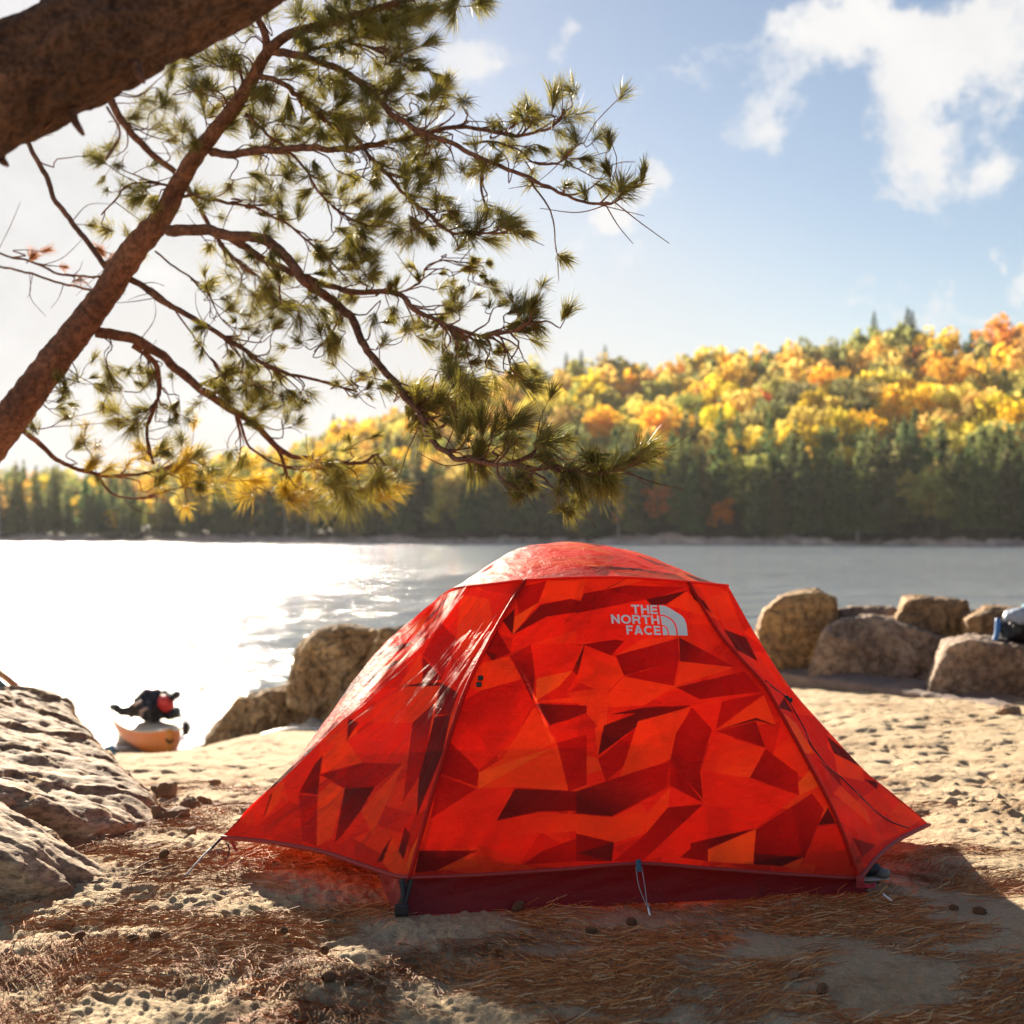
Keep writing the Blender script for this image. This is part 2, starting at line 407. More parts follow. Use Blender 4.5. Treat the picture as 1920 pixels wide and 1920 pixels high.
def leaf_quads(C, size, rng, flat=0.0):
    n = len(C); A = rng.normal(size=(n, 3)); A /= np.linalg.norm(A, axis=1)[:, None]
    B = rng.normal(size=(n, 3)); B = np.cross(A, B); B /= np.linalg.norm(B, axis=1)[:, None]
    s = size * rng.uniform(.6, 1.3, n)[:, None]
    V = np.stack([C - A * s, C - B * s * .8, C + A * s, C + B * s * .8], 1).reshape(-1, 3)
    return V, np.arange(4 * n).reshape(-1, 4)
def broadleaf(seed, nq=420, h=10.0, r=3.6, size=.42):
    rng = np.random.default_rng(seed); nc = 16
    cz = rng.uniform(.35, .95, nc) * h; k = np.sqrt(np.clip(1 - ((cz / h - .62) / .42) ** 2, 0.05, 1))
    th = rng.uniform(0, 6.28, nc); rr = r * k * np.sqrt(rng.uniform(.1, 1, nc)) * .8
    cc = np.stack([rr * np.cos(th), rr * np.sin(th), cz], 1); cr = rng.uniform(.9, 1.6, nc) * r / 3.6
    i = rng.integers(0, nc, nq); d = rng.normal(size=(nq, 3)); d /= np.linalg.norm(d, axis=1)[:, None]
    C = cc[i] + d * (cr[i] * rng.uniform(.55, 1.08, nq))[:, None] * [1, 1, .85]
    V, Fq = leaf_quads(C, size, rng)
    col = np.repeat((rng.uniform(.7, 1.15, nq) * np.repeat(rng.uniform(.8, 1.15, nc), 1)[i]), 4)[:, None] * np.ones(3)
    return V, Fq, col
def conifer(seed, nq=420, h=14.0, r=2.3, size=.42):
    rng = np.random.default_rng(seed)
    zf = 1 - np.sqrt(rng.uniform(0.0, 1, nq)) * .96; th = rng.uniform(0, 6.28, nq)
    wh = 1 + .3 * np.sin(zf * 40 + th * 2)
    rr = r * (1 - zf) ** .8 * np.sqrt(rng.uniform(.25, 1, nq)) * wh * (1 + .25 * np.sin(th * 3 + seed))
    C = np.stack([rr * np.cos(th), rr * np.sin(th), (zf * .96 + .04) * h], 1)
    V, Fq = leaf_quads(C, size * 1.0, rng)
    col = np.repeat(rng.uniform(.65, 1.2, nq), 4)[:, None] * np.ones(3)
    return V, Fq, col
def trunk_quads(h, r, lean=0.0):
    pts = np.stack([np.linspace(0, lean, 5), np.zeros(5), np.linspace(-.5, h, 5)], 1)
    mb = MB(); add_tube(mb, pts, np.linspace(r, r * .4, 5), 5); return mb.V[0], mb.F[0]
def tree_mesh(name, crown, h, r, bark):
    V, Fq, col = crown; tv, tf = trunk_quads(h, r)
    V2 = np.vstack([V, tv]); F2 = np.vstack([Fq, tf + len(V)]); c2 = np.vstack([col, np.ones((len(tv), 3))])
    o = mesh_obj(name, V2, F2, [m_leaf_o, bark], col=c2, smooth=False)
    idx = np.zeros(len(o.data.polygons), np.int32); idx[len(Fq):] = 1
    o.data.polygons.foreach_set('material_index', idx); COL.objects.unlink(o); return o
BL = [tree_mesh('broadleaf_tree', broadleaf(i, 900, 11.5 + i % 3, 4.7 + .5 * (i % 3), .46), 7, .22, m_bark_far) for i in range(5)]
CN = [tree_mesh('conifer_tree', conifer(20 + i, 900, 15 + 1.7 * (i % 3), 2.9 + .4 * (i % 2), .42), 13, .22, m_bark_far) for i in range(4)]
BI = [tree_mesh('birch_tree', broadleaf(50 + i, 150, 11, 2.2, .33), 10, .16, m_birch) for i in range(2)]
BLs = [broadleaf(70 + i, 420, 11.5 + i % 3, 4.9, .62) for i in range(4)]
CNs = [conifer(80 + i, 380, 14.5, 2.9, .55) for i in range(3)]
YEL = [(.88, .64, .06), (.88, .58, .05), (.86, .68, .16), (.78, .60, .13)]
ORG = [(.86, .50, .07), (.80, .40, .06), (.72, .46, .13)]
RED = [(.55, .13, .04), (.48, .15, .06)]
OLV = [(.46, .42, .11), (.38, .37, .11), (.54, .46, .14), (.30, .31, .11)]
GRN = [(.14, .18, .065), (.11, .155, .06), (.17, .195, .07), (.20, .20, .075)]
cand = []
rng = np.random.default_rng(5)
sp_ = 6.9
for jy in range(34):
    for jx in range(-54, 56):
        s = (jy * sp_ + rng.uniform(-2.2, 2.2) + 3.0) / 185.0
        ymid = 300 + s * 185
        a = (jx * sp_ + (jy % 2) * 2.8 + rng.uniform(-2.2, 2.2)) / ymid
        if abs(a) > .46 or s > 1.12 or s < 0.10: continue
        x, y, z = hill(np.array(a), np.array(s)); x, y, z = float(x), float(y), float(z)
        px, py = proj((x, y, z))
        cl = float(fbm(np.array(a * 26), np.array(s * 6), 3.0, 2))
        cl2 = float(fbm(np.array(a * 40 + 9), np.array(s * 9), 6.0, 2))
        left = px < 620
        r = rng.uniform()
        belt = 0.17 if not left else 0.55
        if s < belt * (0.8 + .5 * cl):
            kind = 'con' if r < .80 else ('birch' if r < .85 else 'bl'); pal = GRN if r < .80 else (OLV if r < .90 else (YEL if r < .95 else ORG))
        elif s > .86 - .1 * (px > 1500):
            kind = 'con' if r < .30 + .2 * (px > 1700) else 'bl'; pal = GRN if kind == 'con' else (OLV if r < .72 else (YEL if r < .86 else ORG))
        else:
            kind = 'con' if (cl2 > .26 or r < .09) else 'bl'
            q = cl * 1.1 + rng.uniform(-.35, .35)
            pal = GRN if kind == 'con' else (ORG if q > .55 else (RED if q < -.75 else (OLV if -.75 <= q < -.18 else YEL)))
        if left and kind == 'bl' and rng.uniform() < .45: pal = OLV
        cand.append((s, a, x, y, z, px, py, kind, pal))
for row in range(4):
    for jx in range(-34, 36):
        s = (2.2 + row * 4.2 + rng.uniform(-1.2, 1.2)) / 185.0; a = (jx * 4.1 + (row % 2) * 2 + rng.uniform(-1.2, 1.2)) / 300 
        if abs(a) > .44: continue
        x, y, z = [float(v) for v in hill(np.array(a), np.array(s))]; px, py = proj((x, y, z)); r = rng.uniform()
        cand.append((s, a, x, y, z, px, py, 'con' if r < .80 else ('birch' if r < .88 else 'bl'), GRN if r < .80 else (ORG if r < .87 else (OLV if r < .96 else YEL))))
specials = [(1530, 835, 'bl', (.50, .10, .03), 'deep red maple rising from the dark green belt of the far shore', 1.0),
            (1352, 975, 'bl', (.80, .30, .03), 'slim orange birch-like tree low in the dark conifers near the far waterline', .62),
            (1730, 915, 'birch', (.85, .52, .12), 'pale trunked birch with a sparse golden crown near the far waterline', 1.0),
            (1855, 900, 'birch', (.66, .38, .20), 'nearly bare grey birch with thin tan leaves at the far right of the shore', 1.0),
            (1240, 985, 'bl', (.60, .26, .05), 'small rusty tree at the water edge directly above the tent peak', .6),
            (370, 985, 'bl', (.75, .52, .10), 'lone pale yellow tree on the left far shore below the pine bough', .8),
            (835, 985, 'bl', (.72, .55, .15), 'tall pale yellow tree at the far shore under the tufted bough tip', 1.05),
            (1775, 800, 'bl', (.75, .05, .05), 'bright scarlet bush-sized maple on the right hillside', .55),
            (1500, 850, 'bl', (.62, .16, .04), 'brick red tree beside the deep red maple on the far slope', .8)]
used_spots = []
def tree_label(kind, pal, s, px):
    cname = {id(YEL): 'golden yellow', id(ORG): 'orange', id(RED): 'rusty red', id(OLV): 'olive green', id(GRN): 'dark green'}[id(pal)]
    kname = {'con': 'conifer', 'bl': 'broadleaf tree', 'birch': 'thin pale-trunked birch'}[kind]
    band = 'at the far waterline' if s < .07 else 'low on the far slope' if s < .22 else 'halfway up the far slope' if s < .5 else 'high on the far slope' if s < .85 else 'along the far ridge'
    cols = ['at the left edge', 'below the pine trunk', 'behind the lower pine boughs', 'behind the bough tip', 'above the tent peak', 'right of the bough tip', 'above the right boulders', 'at the right edge']
    ci = int(np.clip(px / 240, 0, 7))
    return f'{cname} {kname} {band}, {cols[ci]}'
def put_tree(kind, c, x, y, z, sc, label, group):
    src = {'bl': BL, 'con': CN, 'birch': BI}[kind]; o = src[int(rng.integers(0, len(src)))].copy()
    COL.objects.link(o); o.location = (x, y, z); o.rotation_euler = (0, 0, float(rng.uniform(0, 6.28)))
    k = sc * float(rng.uniform(.68, 1.28)); o.scale = (k * float(rng.uniform(.9, 1.1)), k, k * float(rng.uniform(.9, 1.12)))
    j = rng.uniform(.85, 1.12, 3); o.color = (min(1, c[0] * j[0]), min(1, c[1] * j[1]), min(1, c[2] * j[2]), 1)
    tag(o, label, {'bl': 'tree', 'con': 'conifer', 'birch': 'birch'}[kind], group)
    return o
for (px, py, kind, c, lab, sc) in specials:
    a = (px - 960) / F
    ss = np.linspace(0.02, 1, 400); hxx, hyy, hzz = hill(np.full(400, a), ss)
    top = {'bl': 5.5, 'birch': 6, 'con': 7}[kind] * sc
    _, pyy = proj(np.stack([hxx, hyy, hzz + top], -1)); i = int(np.argmin(np.abs(pyy - py)))
    used_spots.append((hxx[i], hyy[i]))
    o = put_tree(kind, c, hxx[i], hyy[i], hzz[i], sc, lab, None)
cand = [q for q in cand if min(((q[2] - u[0]) ** 2 + (q[3] - u[1]) ** 2) for u in used_spots) > 14]
cand.sort(key=lambda q: q[0] + (2 if not (-30 < q[5] < 1950) else 0))
nb = {'bl': 0, 'con': 0, 'birch': 0}; LIM = {'bl': 290, 'con': 290, 'birch': 60}
wood = MB()
for (s, a, x, y, z, px, py, kind, pal) in cand:
    c = pal[int(rng.integers(0, len(pal)))]
    sc = 1.0 if kind != 'con' else float(np.interp(s, [0, .2, .4], [1.0, .9, .75])) * (1 if px > 620 else .8)
    if kind == 'bl' and px < 620: sc = .8
    if nb[kind] < LIM[kind]:
        nb[kind] += 1
        put_tree(kind, c, x, y, z, sc, tree_label(kind, pal, s, px), {'bl': 'autumn broadleaf trees across the lake', 'con': 'conifers across the lake', 'birch': 'birches across the lake'}[kind])
    else:
        V, Fq, cc = (CNs if kind == 'con' else BLs)[int(rng.integers(0, 3))]
        th = rng.uniform(0, 6.28); R = np.array([[math.cos(th), -math.sin(th), 0], [math.sin(th), math.cos(th), 0], [0, 0, 1]])
        k = sc * rng.uniform(.65, 1.3)
        wood.add(V @ R.T * k + [x, y, z], Fq, cc * np.array(c) * rng.uniform(.85, 1.12, 3))
wo = wood.build('forest', m_leaf_c, smooth=False); wo['kind'] = 'stuff'; wo['label'] = 'autumn forest crowding the upper hillside across the lake'
# tall pines breaking the skyline
for (px, top, sc, lab) in [(1640, 582, .8, 'slim lone conifer standing out above the ridge line'), (1703, 574, 1.15, 'tall ragged double conifer standing out above the ridge on the right'), (1712, 580, .8, 'thinner conifer touching the tall ragged one on the ridge'),
                           (1135, 645, .7, 'dark conifer on the ridge above and right of the bough tip'), (1090, 655, .65, 'second dark conifer on the ridge left of the skyline notch'), (1885, 600, 1.0, 'dark pointed conifer on the ridge at the right edge of the photo'), (1062, 660, .6, 'squat dark conifer at the low left end of the main ridge'), (625, 775, .8, 'dark conifer standing above the low left ridge')]:
    a = (px - 960) / F; x, y, z = [float(v) for v in hill(np.array(a), np.array(1.0))]
    o = CN[1].copy(); COL.objects.link(o); tz = P(px, top, y)[2]
    o.location = (x, y, tz - 16.5 * sc); o.scale = (sc * .8, sc * .8, sc); o.color = (.07, .085, .04, 1); tag(o, lab, 'conifer')
post = tube_obj('white_post', np.array([P(1608, 1016, 262), P(1607, 1003, 262) + [0, 0, .6]]), .10, m_birch, None, 6); tag(post, 'thin white post standing on the far shore above the right side of the tent', 'post')

# ------------------------------------------------------------ rocks
def rock_mat(name, cols, sc=3.0, bumpd=0.03, stretch=(1, 1, 1)):
    m, t, b, out = mat(name); co = t.coords('Object', scale=stretch)
    n = t.noise(co, sc, 8, 0.65, 0.6); n2 = t.noise(co, sc * 9, 6, 0.7); n3 = t.noise(co, sc * .5, 3, .5)
    c = t.ramp(n, [(0.30, cols[0]), (0.50, cols[1]), (0.68, cols[2])])
    c = t.mix(t.ramp(n3, [(0.5, 0.0), (0.62, 0.6)]), c, cols[3])
    c = t.mix(t.ramp(n2, [(0.40, 0.65), (0.56, 0.0)]), c, [x * .35 for x in cols[0]])
    t.l.new(c, b.inputs['Base Color']); b.inputs['Roughness'].default_value = 0.88; b.inputs['Specular IOR Level'].default_value = 0.25
    t.l.new(t.bump(t.math('ADD', n, t.math('MULTIPLY', n2, 0.5)), 0.9, bumpd), b.inputs['Normal'])
    return m
m_rkR = rock_mat('ochre_boulder', [(0.14, 0.085, 0.06), (0.42, 0.25, 0.11), (0.68, 0.45, 0.20), (0.26, 0.17, 0.165)], 1.7, .05)
m_rkL = rock_mat('tan_boulder', [(0.15, 0.09, 0.05), (0.42, 0.28, 0.15), (0.65, 0.47, 0.27), (0.28, 0.18, 0.11)], 2.2, .05)
m_slab = rock_mat('weathered_slab', [(0.18, 0.11, 0.06), (0.46, 0.325, 0.20), (0.66, 0.50, 0.33), (0.36, 0.22, 0.12)], 3.0, 0.012, (1.0, .6, 2.5))
m_rkG = rock_mat('greyish_boulder', [(0.15, 0.10, 0.08), (0.38, 0.27, 0.19), (0.60, 0.46, 0.34), (0.30, 0.19, 0.17)], 1.4, .05)
def facerock(name, outline, Y, thick, m, label, bulge=.25, group=None, top_in=0.06, **kw):
    pts = []; cx = sum(p[0] for p in outline) / len(outline); cy = sum(p[1] for p in outline) / len(outline)
    outline = [(cx + (a_ - cx) * 1.09, cy + (b_ - cy) * 1.05) for a_, b_ in outline]
    rr_ = random.Random(int(cx * 7))
    for (px, py) in outline: pts.append(P(px, py, Y + .05 + rr_.uniform(-.04, .10) * thick))
    for _ in range(4): pts.append(P(cx + rr_.uniform(-.75, .75) * (max(p[0] for p in outline) - cx), cy + rr_.uniform(-.8, .6) * (max(p[1] for p in outline) - cy), Y - rr_.uniform(.0, .08) * thick))
    for (px, py) in outline:
        yb_ = thick * rr_.uniform(.75, 1.1); q = P(cx + (px - cx) * .97, py, Y + yb_); q0 = P(px, py, Y); q = np.array([q[0] * .8 + q0[0] * .2, q[1], q0[2] + rr_.uniform(-.05, .03)]); pts.append(q)
    lo = min(p[2] for p in pts)
    for (px, py) in outline:
        q = P(px, py, Y)
        if q[2] < lo + .25: pts.append(q - [0, 0, .25]); q = P(px, py, Y + thick); q[2] = lo - .3; pts.append(q)
    return rock(name, pts, m, label=label, group=group, **kw)
RG = 'boulders lining the far side of the sand'
kw = dict(voxel=.02, amp=.016, size=.4, group=RG, crack=1.8, fine_=.008)
facerock('boulder', [(1424, 1190), (1437, 1145), (1468, 1122), (1530, 1114), (1563, 1126), (1565, 1160), (1545, 1210), (1516, 1274), (1460, 1275), (1440, 1270), (1425, 1230)], 15.4, .9, m_rkR, 'upright ochre boulder nearest the right slope of the tent', **kw)
facerock('boulder', [(1524, 1276), (1555, 1190), (1588, 1165), (1640, 1158), (1700, 1176), (1768, 1196), (1778, 1212), (1746, 1292), (1650, 1290)], 14.7, 1.1, m_rkG, 'widest brown boulder in the middle of the right row, sloping pale top', **kw)
facerock('boulder', [(1565, 1150), (1600, 1139), (1670, 1139), (1684, 1150), (1684, 1185), (1580, 1190)], 15.8, .7, m_rkG, 'flat slab wedged behind the widest boulder', **kw)
facerock('boulder', [(1684, 1165), (1702, 1128), (1750, 1122), (1808, 1128), (1822, 1160), (1812, 1215), (1740, 1215)], 15.0, .7, m_rkR, 'blocky boulder perched above the widest one, flat sunlit top', **kw)
facerock('boulder', [(1752, 1295), (1782, 1216), (1828, 1204), (1925, 1214), (2010, 1230), (2020, 1350), (1900, 1330)], 13.2, 1.2, m_rkG, 'low long boulder at the right edge below the piled gear', **kw)
facerock('boulder', [(1818, 1162), (1858, 1142), (1925, 1140), (1980, 1160), (1990, 1230), (1820, 1225)], 14.3, .8, m_rkR, 'shaded boulder under the piled gear at the right edge', **kw)
facerock('boulder', [(2010, 1180), (2080, 1150), (2160, 1170), (2200, 1260), (2180, 1390), (2030, 1370)], 12.2, 1.2, m_rkR, 'boulder just beyond the right edge of the photo', **kw)
# shelf at the foot of the boulders
shelf = [P(1440, 1266, 15.9), P(1450, 1278, 15.3), P(1600, 1300, 14.0), P(1760, 1326, 12.9), P(1930, 1362, 11.8), P(2150, 1420, 10.9), P(2150, 1370, 12.5), P(1930, 1330, 12.9), P(1700, 1290, 14.3), P(1500, 1266, 15.5)]
shelf = [p + [0, 0, .10] for p in shelf] + [p - [0, -.1, .25] for p in shelf]
rock('rock_shelf', shelf, simple('grey_shelf_rock', (.20, .15, .13), .9, .2, .35, 6, .02), voxel=.05, amp=.03, size=.3, label='low grey rock shelf at the foot of the right boulders', cat='rock')
LG = 'boulders at the waterline behind the tent'
kw = dict(voxel=.02, amp=.035, size=.3, group=LG, crack=1.8, fine_=.012)
facerock('boulder', [(548, 1280), (562, 1222), (600, 1184), (650, 1176), (700, 1186), (712, 1230), (690, 1285), (600, 1300)], 16.6, 1.0, m_rkL, 'large rounded tan boulder on top of the left waterline rocks', **kw)
facerock('boulder', [(690, 1186), (728, 1180), (732, 1200), (700, 1240), (670, 1215)], 17.2, .6, m_rkL, 'small dark boulder just behind the large rounded one', **kw)
facerock('boulder', [(688, 1262), (718, 1202), (765, 1188), (830, 1200), (840, 1290), (700, 1330)], 16.2, .9, m_rkL, 'knobbly boulder half hidden by the left slope of the tent', **kw)
facerock('boulder', [(392, 1396), (430, 1366), (480, 1325), (530, 1298), (585, 1296), (600, 1360), (520, 1386)], 17.0, 1.1, m_rkL, 'low boulder sloping down into the water at the left of the rocks', **kw)
facerock('boulder', [(560, 1290), (630, 1278), (680, 1290), (680, 1352), (560, 1368)], 16.6, .9, m_rkL, 'shaded boulder supporting the large rounded one', **kw)
facerock('boulder', [(614, 1355), (640, 1310), (680, 1296), (730, 1300), (740, 1370), (640, 1372)], 15.9, .7, m_rkL, 'tan boulder at the sand edge touching the tent slope', **kw)
for (px, py, Y, r, lab) in [(560, 1368, 16.4, .10, 'pale fist-sized stone in front of the waterline boulders'), (592, 1362, 16.3, .12, 'larger pale stone right of the fist-sized one below the boulders'), (455, 1386, 17.2, .08, 'small pale stone at the tip of the sloping boulder')]:
    c = P(px, py, Y); pts = [c + np.array([random.uniform(-1, 1) * 1.5, random.uniform(-1, 1), random.uniform(-.8, .8)]) * r for _ in range(18)]
    rock('stone', pts, simple('pale_stone', (.5, .43, .34), .85, .2, .2, 9), voxel=.02, amp=.015, size=.12, label=lab, cat='stone')
# big slab at the left, two lobes
up = [(-4.2, 5.6, .8), (-4.2, 8.2, .14), (-3.0, 7.3, .38), (-2.42, 7.2, .22), (-2.1, 7.1, .18), (-1.92, 7.0, .12), (-1.72, 6.8, .03), (-1.45, 6.2, -.04), (-1.38, 5.9, .02), (-1.52, 5.55, .05), (-1.95, 5.35, .22), (-2.6, 5.2, .42), (-3.2, 5.2, .6), (-2.6, 8.6, .2), (-4.2, 5.4, -.3), (-4.2, 8.9, -.5), (-1.5, 5.5, -.3), (-1.4, 6.3, -.4), (-2.2, 8.4, -.4), (-1.8, 7.2, -.35)]
rock('bedrock_slab', up, m_slab, voxel=.018, amp=.035, size=.8, strata=((.5, -.2, .84), 5.0, .018), crack=.3, grain=.006, fine_=.006, label='long weathered bedrock slab sloping down from the left edge', cat='rock')
lo = [(-3.2, 4.5, .55), (-3.2, 5.5, .55), (-1.95, 5.4, .24), (-1.72, 5.2, .19), (-1.5, 5.1, .10), (-1.28, 4.95, -.03), (-1.36, 4.68, -.03), (-1.45, 4.62, .06), (-1.66, 4.62, .20), (-2.0, 4.6, .30), (-3.2, 4.5, -.3), (-3.2, 5.6, -.3), (-1.3, 5.0, -.3), (-1.36, 4.68, -.3), (-1.8, 4.55, -.3), (-1.7, 5.5, -.3)]
rock('bedrock_slab', lo, m_slab, voxel=.014, amp=.025, size=.6, strata=((.5, -.15, .85), 6.0, .014), crack=.3, grain=.006, fine_=.005, label='lower front bedrock lobe with a dark shaded face at the left edge', cat='rock')
SM = simple('brown_stone', (.24, .15, .09), .9, .2, .35, 14, .01)
for (px, py, r, lab) in [(322, 1540, .075, 'square brown stone on the needles beside the slab foot'), (285, 1530, .04, 'small stone left of the square brown one'), (350, 1515, .06, 'low brown stone behind the square one'), (385, 1505, .04, 'flat little stone on the sand right of the slab end'), (300, 1490, .08, 'low stone breaking out of the slab end'), (1885, 1340, .085, 'lone brown stone on the bright sand at the right'), (1480, 1833, .022, 'grey pebble on the shaded sand below the tent'), (1900, 1848, .022, 'pale grey pebble in the lower right corner'), (355, 1560, .03, 'small chip of stone in front of the square brown one'), (400, 1470, .03, 'tiny stone on sunlit sand right of the slab')]:
    Y = 1.15 * F / (py - HOR)
    for _ in range(6): 
        g = P(px, py, Y); Y = (CH - gz(g[0], Y)) * F / (py - HOR)
    g = P(px, py, Y)
    rr = random.Random(int(px)); pts = [g + np.array([rr.uniform(-1, 1) * 1.2, rr.uniform(-1, 1), rr.uniform(-.6, .9)]) * r for _ in range(16)]
    rock('stone', pts, SM, voxel=max(.006, r / 9), amp=r * .18, size=r * 1.2, label=lab, cat='stone')

# ------------------------------------------------------------ tent
def fabric(name, transp, trans, tint=None, coat=0.0):
    m, t, b, out = mat(name)
    if tint is None:
        at = t.new('ShaderNodeAttribute'); at.attribute_name = 'Col'; base = at.outputs['Color']
    else:
        base = t.mix(t.noise(t.coords(), 6), [x * .85 for x in tint], tint)
    t.l.new(base, b.inputs['Base Color']); b.inputs['Roughness'].default_value = 0.58; b.inputs['Specular IOR Level'].default_value = 0.25
    b.inputs['Sheen Weight'].default_value = 0.05
    w1 = t.noise(t.coords('Object', scale=(1.2, 1.2, 5.0), rot=(0, .5, 0)), 5, 5, .55, .6)
    w2 = t.noise(t.coords('Object', scale=(4, 4, 1.2), rot=(0, -.3, 0)), 9, 5, .6, .5)
    vo = t.new('ShaderNodeTexVoronoi', feature='DISTANCE_TO_EDGE'); t.l.new(t.coords(), vo.inputs[0]); vo.inputs['Scale'].default_value = 26
    cr = t.math('MINIMUM', vo.outputs[0], 0.12)
    hgt = t.math('ADD', t.math('ADD', w1, t.math('MULTIPLY', w2, .7)), t.math('MULTIPLY', cr, 0.8))
    nb_ = t.bump(hgt, 0.6, 0.012); t.l.new(nb_, b.inputs['Normal'])
    tr = t.new('ShaderNodeBsdfTranslucent'); t.l.new(base, tr.inputs[0]); t.l.new(nb_, tr.inputs[1])
    tp = t.new('ShaderNodeBsdfTransparent')
    sat = t.mix(1.0, base, (1.0, 0.9, 0.9), 'MULTIPLY'); t.l.new(sat, tp.inputs[0])
    m1 = t.new('ShaderNodeMixShader'); m1.inputs[0].default_value = trans; t.l.new(b.outputs[0], m1.inputs[1]); t.l.new(tr.outputs[0], m1.inputs[2])
    m2 = t.new('ShaderNodeMixShader'); m2.inputs[0].default_value = transp; t.l.new(m1.outputs[0], m2.inputs[1]); t.l.new(tp.outputs[0], m2.inputs[2])
    t.l.new(m2.outputs[0], out.inputs[0]); return m
m_fly = fabric('printed_ripstop', 0.05, 0.70)
m_tub = fabric('floor_nylon', 0.0, 0.12, (0.17, 0.014, 0.018))
m_hem = simple('hem_tape', (0.33, 0.03, 0.03), .7)
m_black = simple('black_webbing', (0.012, 0.013, 0.018), .6)
m_blue = simple('blue_webbing', (0.02, 0.09, 0.16), .6)
m_cord = simple('grey_cord', (0.30, 0.32, 0.36), .7)
m_dcord = simple('dark_cord', (0.05, 0.03, 0.04), .7)
m_alu = simple('aluminium', (0.75, 0.75, 0.76), .3, .5, .05, 20, 0, 1.0)
PAL = {'K': (.14, .022, .022), 'D': (.31, .018, .016), 'M': (.52, .022, .016), 'R': (.90, .058, .026), 'O': (.97, .135, .03), 'Y': (.98, .24, .04)}
C1 = lambda L: [(380 + x * .375, 980 + y * .375) for x, y in L]
C2 = lambda L: [(1080 + x * .375, 1000 + y * .375) for x, y in L]
p1 = [('R', (1330,330),(1560,360),(1580,450),(1440,640),(1270,700),(1200,560)), ('O', (1720,290),(1920,285),(1890,380),(1680,400)), ('M', (1560,330),(1720,290),(1680,400),(1580,450)),
 ('K', (1500,490),(1560,430),(1550,560)), ('Y', (1560,470),(1680,400),(1550,560)), ('KD', (1550,560),(1690,410),(1840,380),(1920,400),(1920,440),(1720,470)),
 ('R', (1550,570),(1720,470),(1920,440),(1920,520),(1640,610),(1540,650)), ('D', (1470,530),(1540,650),(1450,690),(1410,640)), ('K', (1410,640),(1470,660),(1450,695)),
 ('O', (1400,700),(1530,670),(1600,780),(1470,900),(1390,830)), ('KM', (1650,890),(1540,670),(1640,610),(1660,760)), ('R', (1640,610),(1900,600),(1850,740),(1670,780)),
 ('D', (1850,740),(1910,610),(1905,790)), ('Y', (1670,780),(1850,740),(1780,820),(1665,890)), ('O', (1665,895),(1920,865),(1920,905)),
 ('MR', (1390,840),(1600,780),(1650,900),(1560,1080),(1380,1240),(1240,1080),(1290,900)), ('O', (1660,920),(1770,1100),(1560,1200),(1380,1250),(1500,1180)),
 ('KD', (1665,905),(1920,915),(1920,950),(1740,1020)), ('R', (1740,1010),(1830,985),(1870,1100),(1770,1100)), ('O', (1380,1330),(1780,1110),(1830,1340),(1560,1320)),
 ('Y', (1380,1250),(1760,1120),(1380,1330)), ('M', (1770,1100),(1920,1060),(1920,1310),(1830,1345)), ('DM', (1240,1100),(1380,1240),(1370,1320),(1180,1250)),
 ('M', (1180,1260),(1370,1330),(1140,1480)), ('KD', (1560,1330),(1920,1345),(1920,1440),(1680,1445),(1470,1490)), ('R', (1370,1330),(1550,1330),(1380,1620),(1100,1640),(1140,1480)),
 ('RO', (1470,1495),(1680,1450),(1920,1460),(1920,1540),(1600,1560),(1390,1620)), ('DM', (1600,1710),(1700,1640),(1920,1560),(1920,1690)), ('KD', (1080,1640),(1380,1640),(1170,1740),(1060,1750)),
 ('O', (1170,1740),(1350,1650),(1380,1715)), ('Y', (1040,1640),(1110,1510),(1060,1740),(1010,1750)), ('O', (1290,360),(1430,380),(1450,500),(1330,700),(1270,580)),
 ('M', (1100,660),(1190,500),(1270,580),(1200,770)), ('O', (980,820),(1090,650),(1100,800)), ('D', (1100,670),(1200,780),(1100,810)), ('K', (980,820),(1180,815),(1190,800),(1100,800)),
 ('KD', (1190,800),(1280,850),(1240,960),(1160,960)), ('RO', (740,980),(1000,830),(1170,820),(1160,960),(1050,1000),(860,1000)), ('KD', (730,980),(780,1000),(720,1090)),
 ('O', (600,1150),(720,1090),(800,1200),(580,1250)), ('R', (720,1090),(860,1000),(1050,1000),(1000,1200),(800,1200)), ('DK', (480,1350),(560,1210),(600,1160),(575,1360)),
 ('DM', (580,1260),(800,1200),(1000,1205),(860,1320),(710,1330),(650,1290)), ('O', (575,1360),(640,1300),(710,1330),(650,1570),(570,1620)), ('KD', (710,1330),(860,1320),(790,1440),(700,1560),(660,1600),(690,1440)),
 ('O', (790,1440),(1000,1210),(920,1400),(850,1560)), ('M', (480,1360),(575,1370),(570,1620),(500,1590)), ('K', (300,1480),(340,1360),(350,1350),(320,1440)), ('O', (310,1480),(350,1350),(410,1290),(380,1400)),
 ('DM', (1050,1000),(1160,900),(1100,1240),(1000,1400)), ('K', (1160,970),(1240,960),(1200,1150),(1070,1470),(1080,1280)), ('K', (870,1700),(900,1640),(945,1570),(900,1690)), ('KD', (980,1640),(1010,1520),(1040,1560),(1000,1700)),
 ('O', (900,1700),(950,1580),(1010,1700),(1040,1760),(970,1780))]
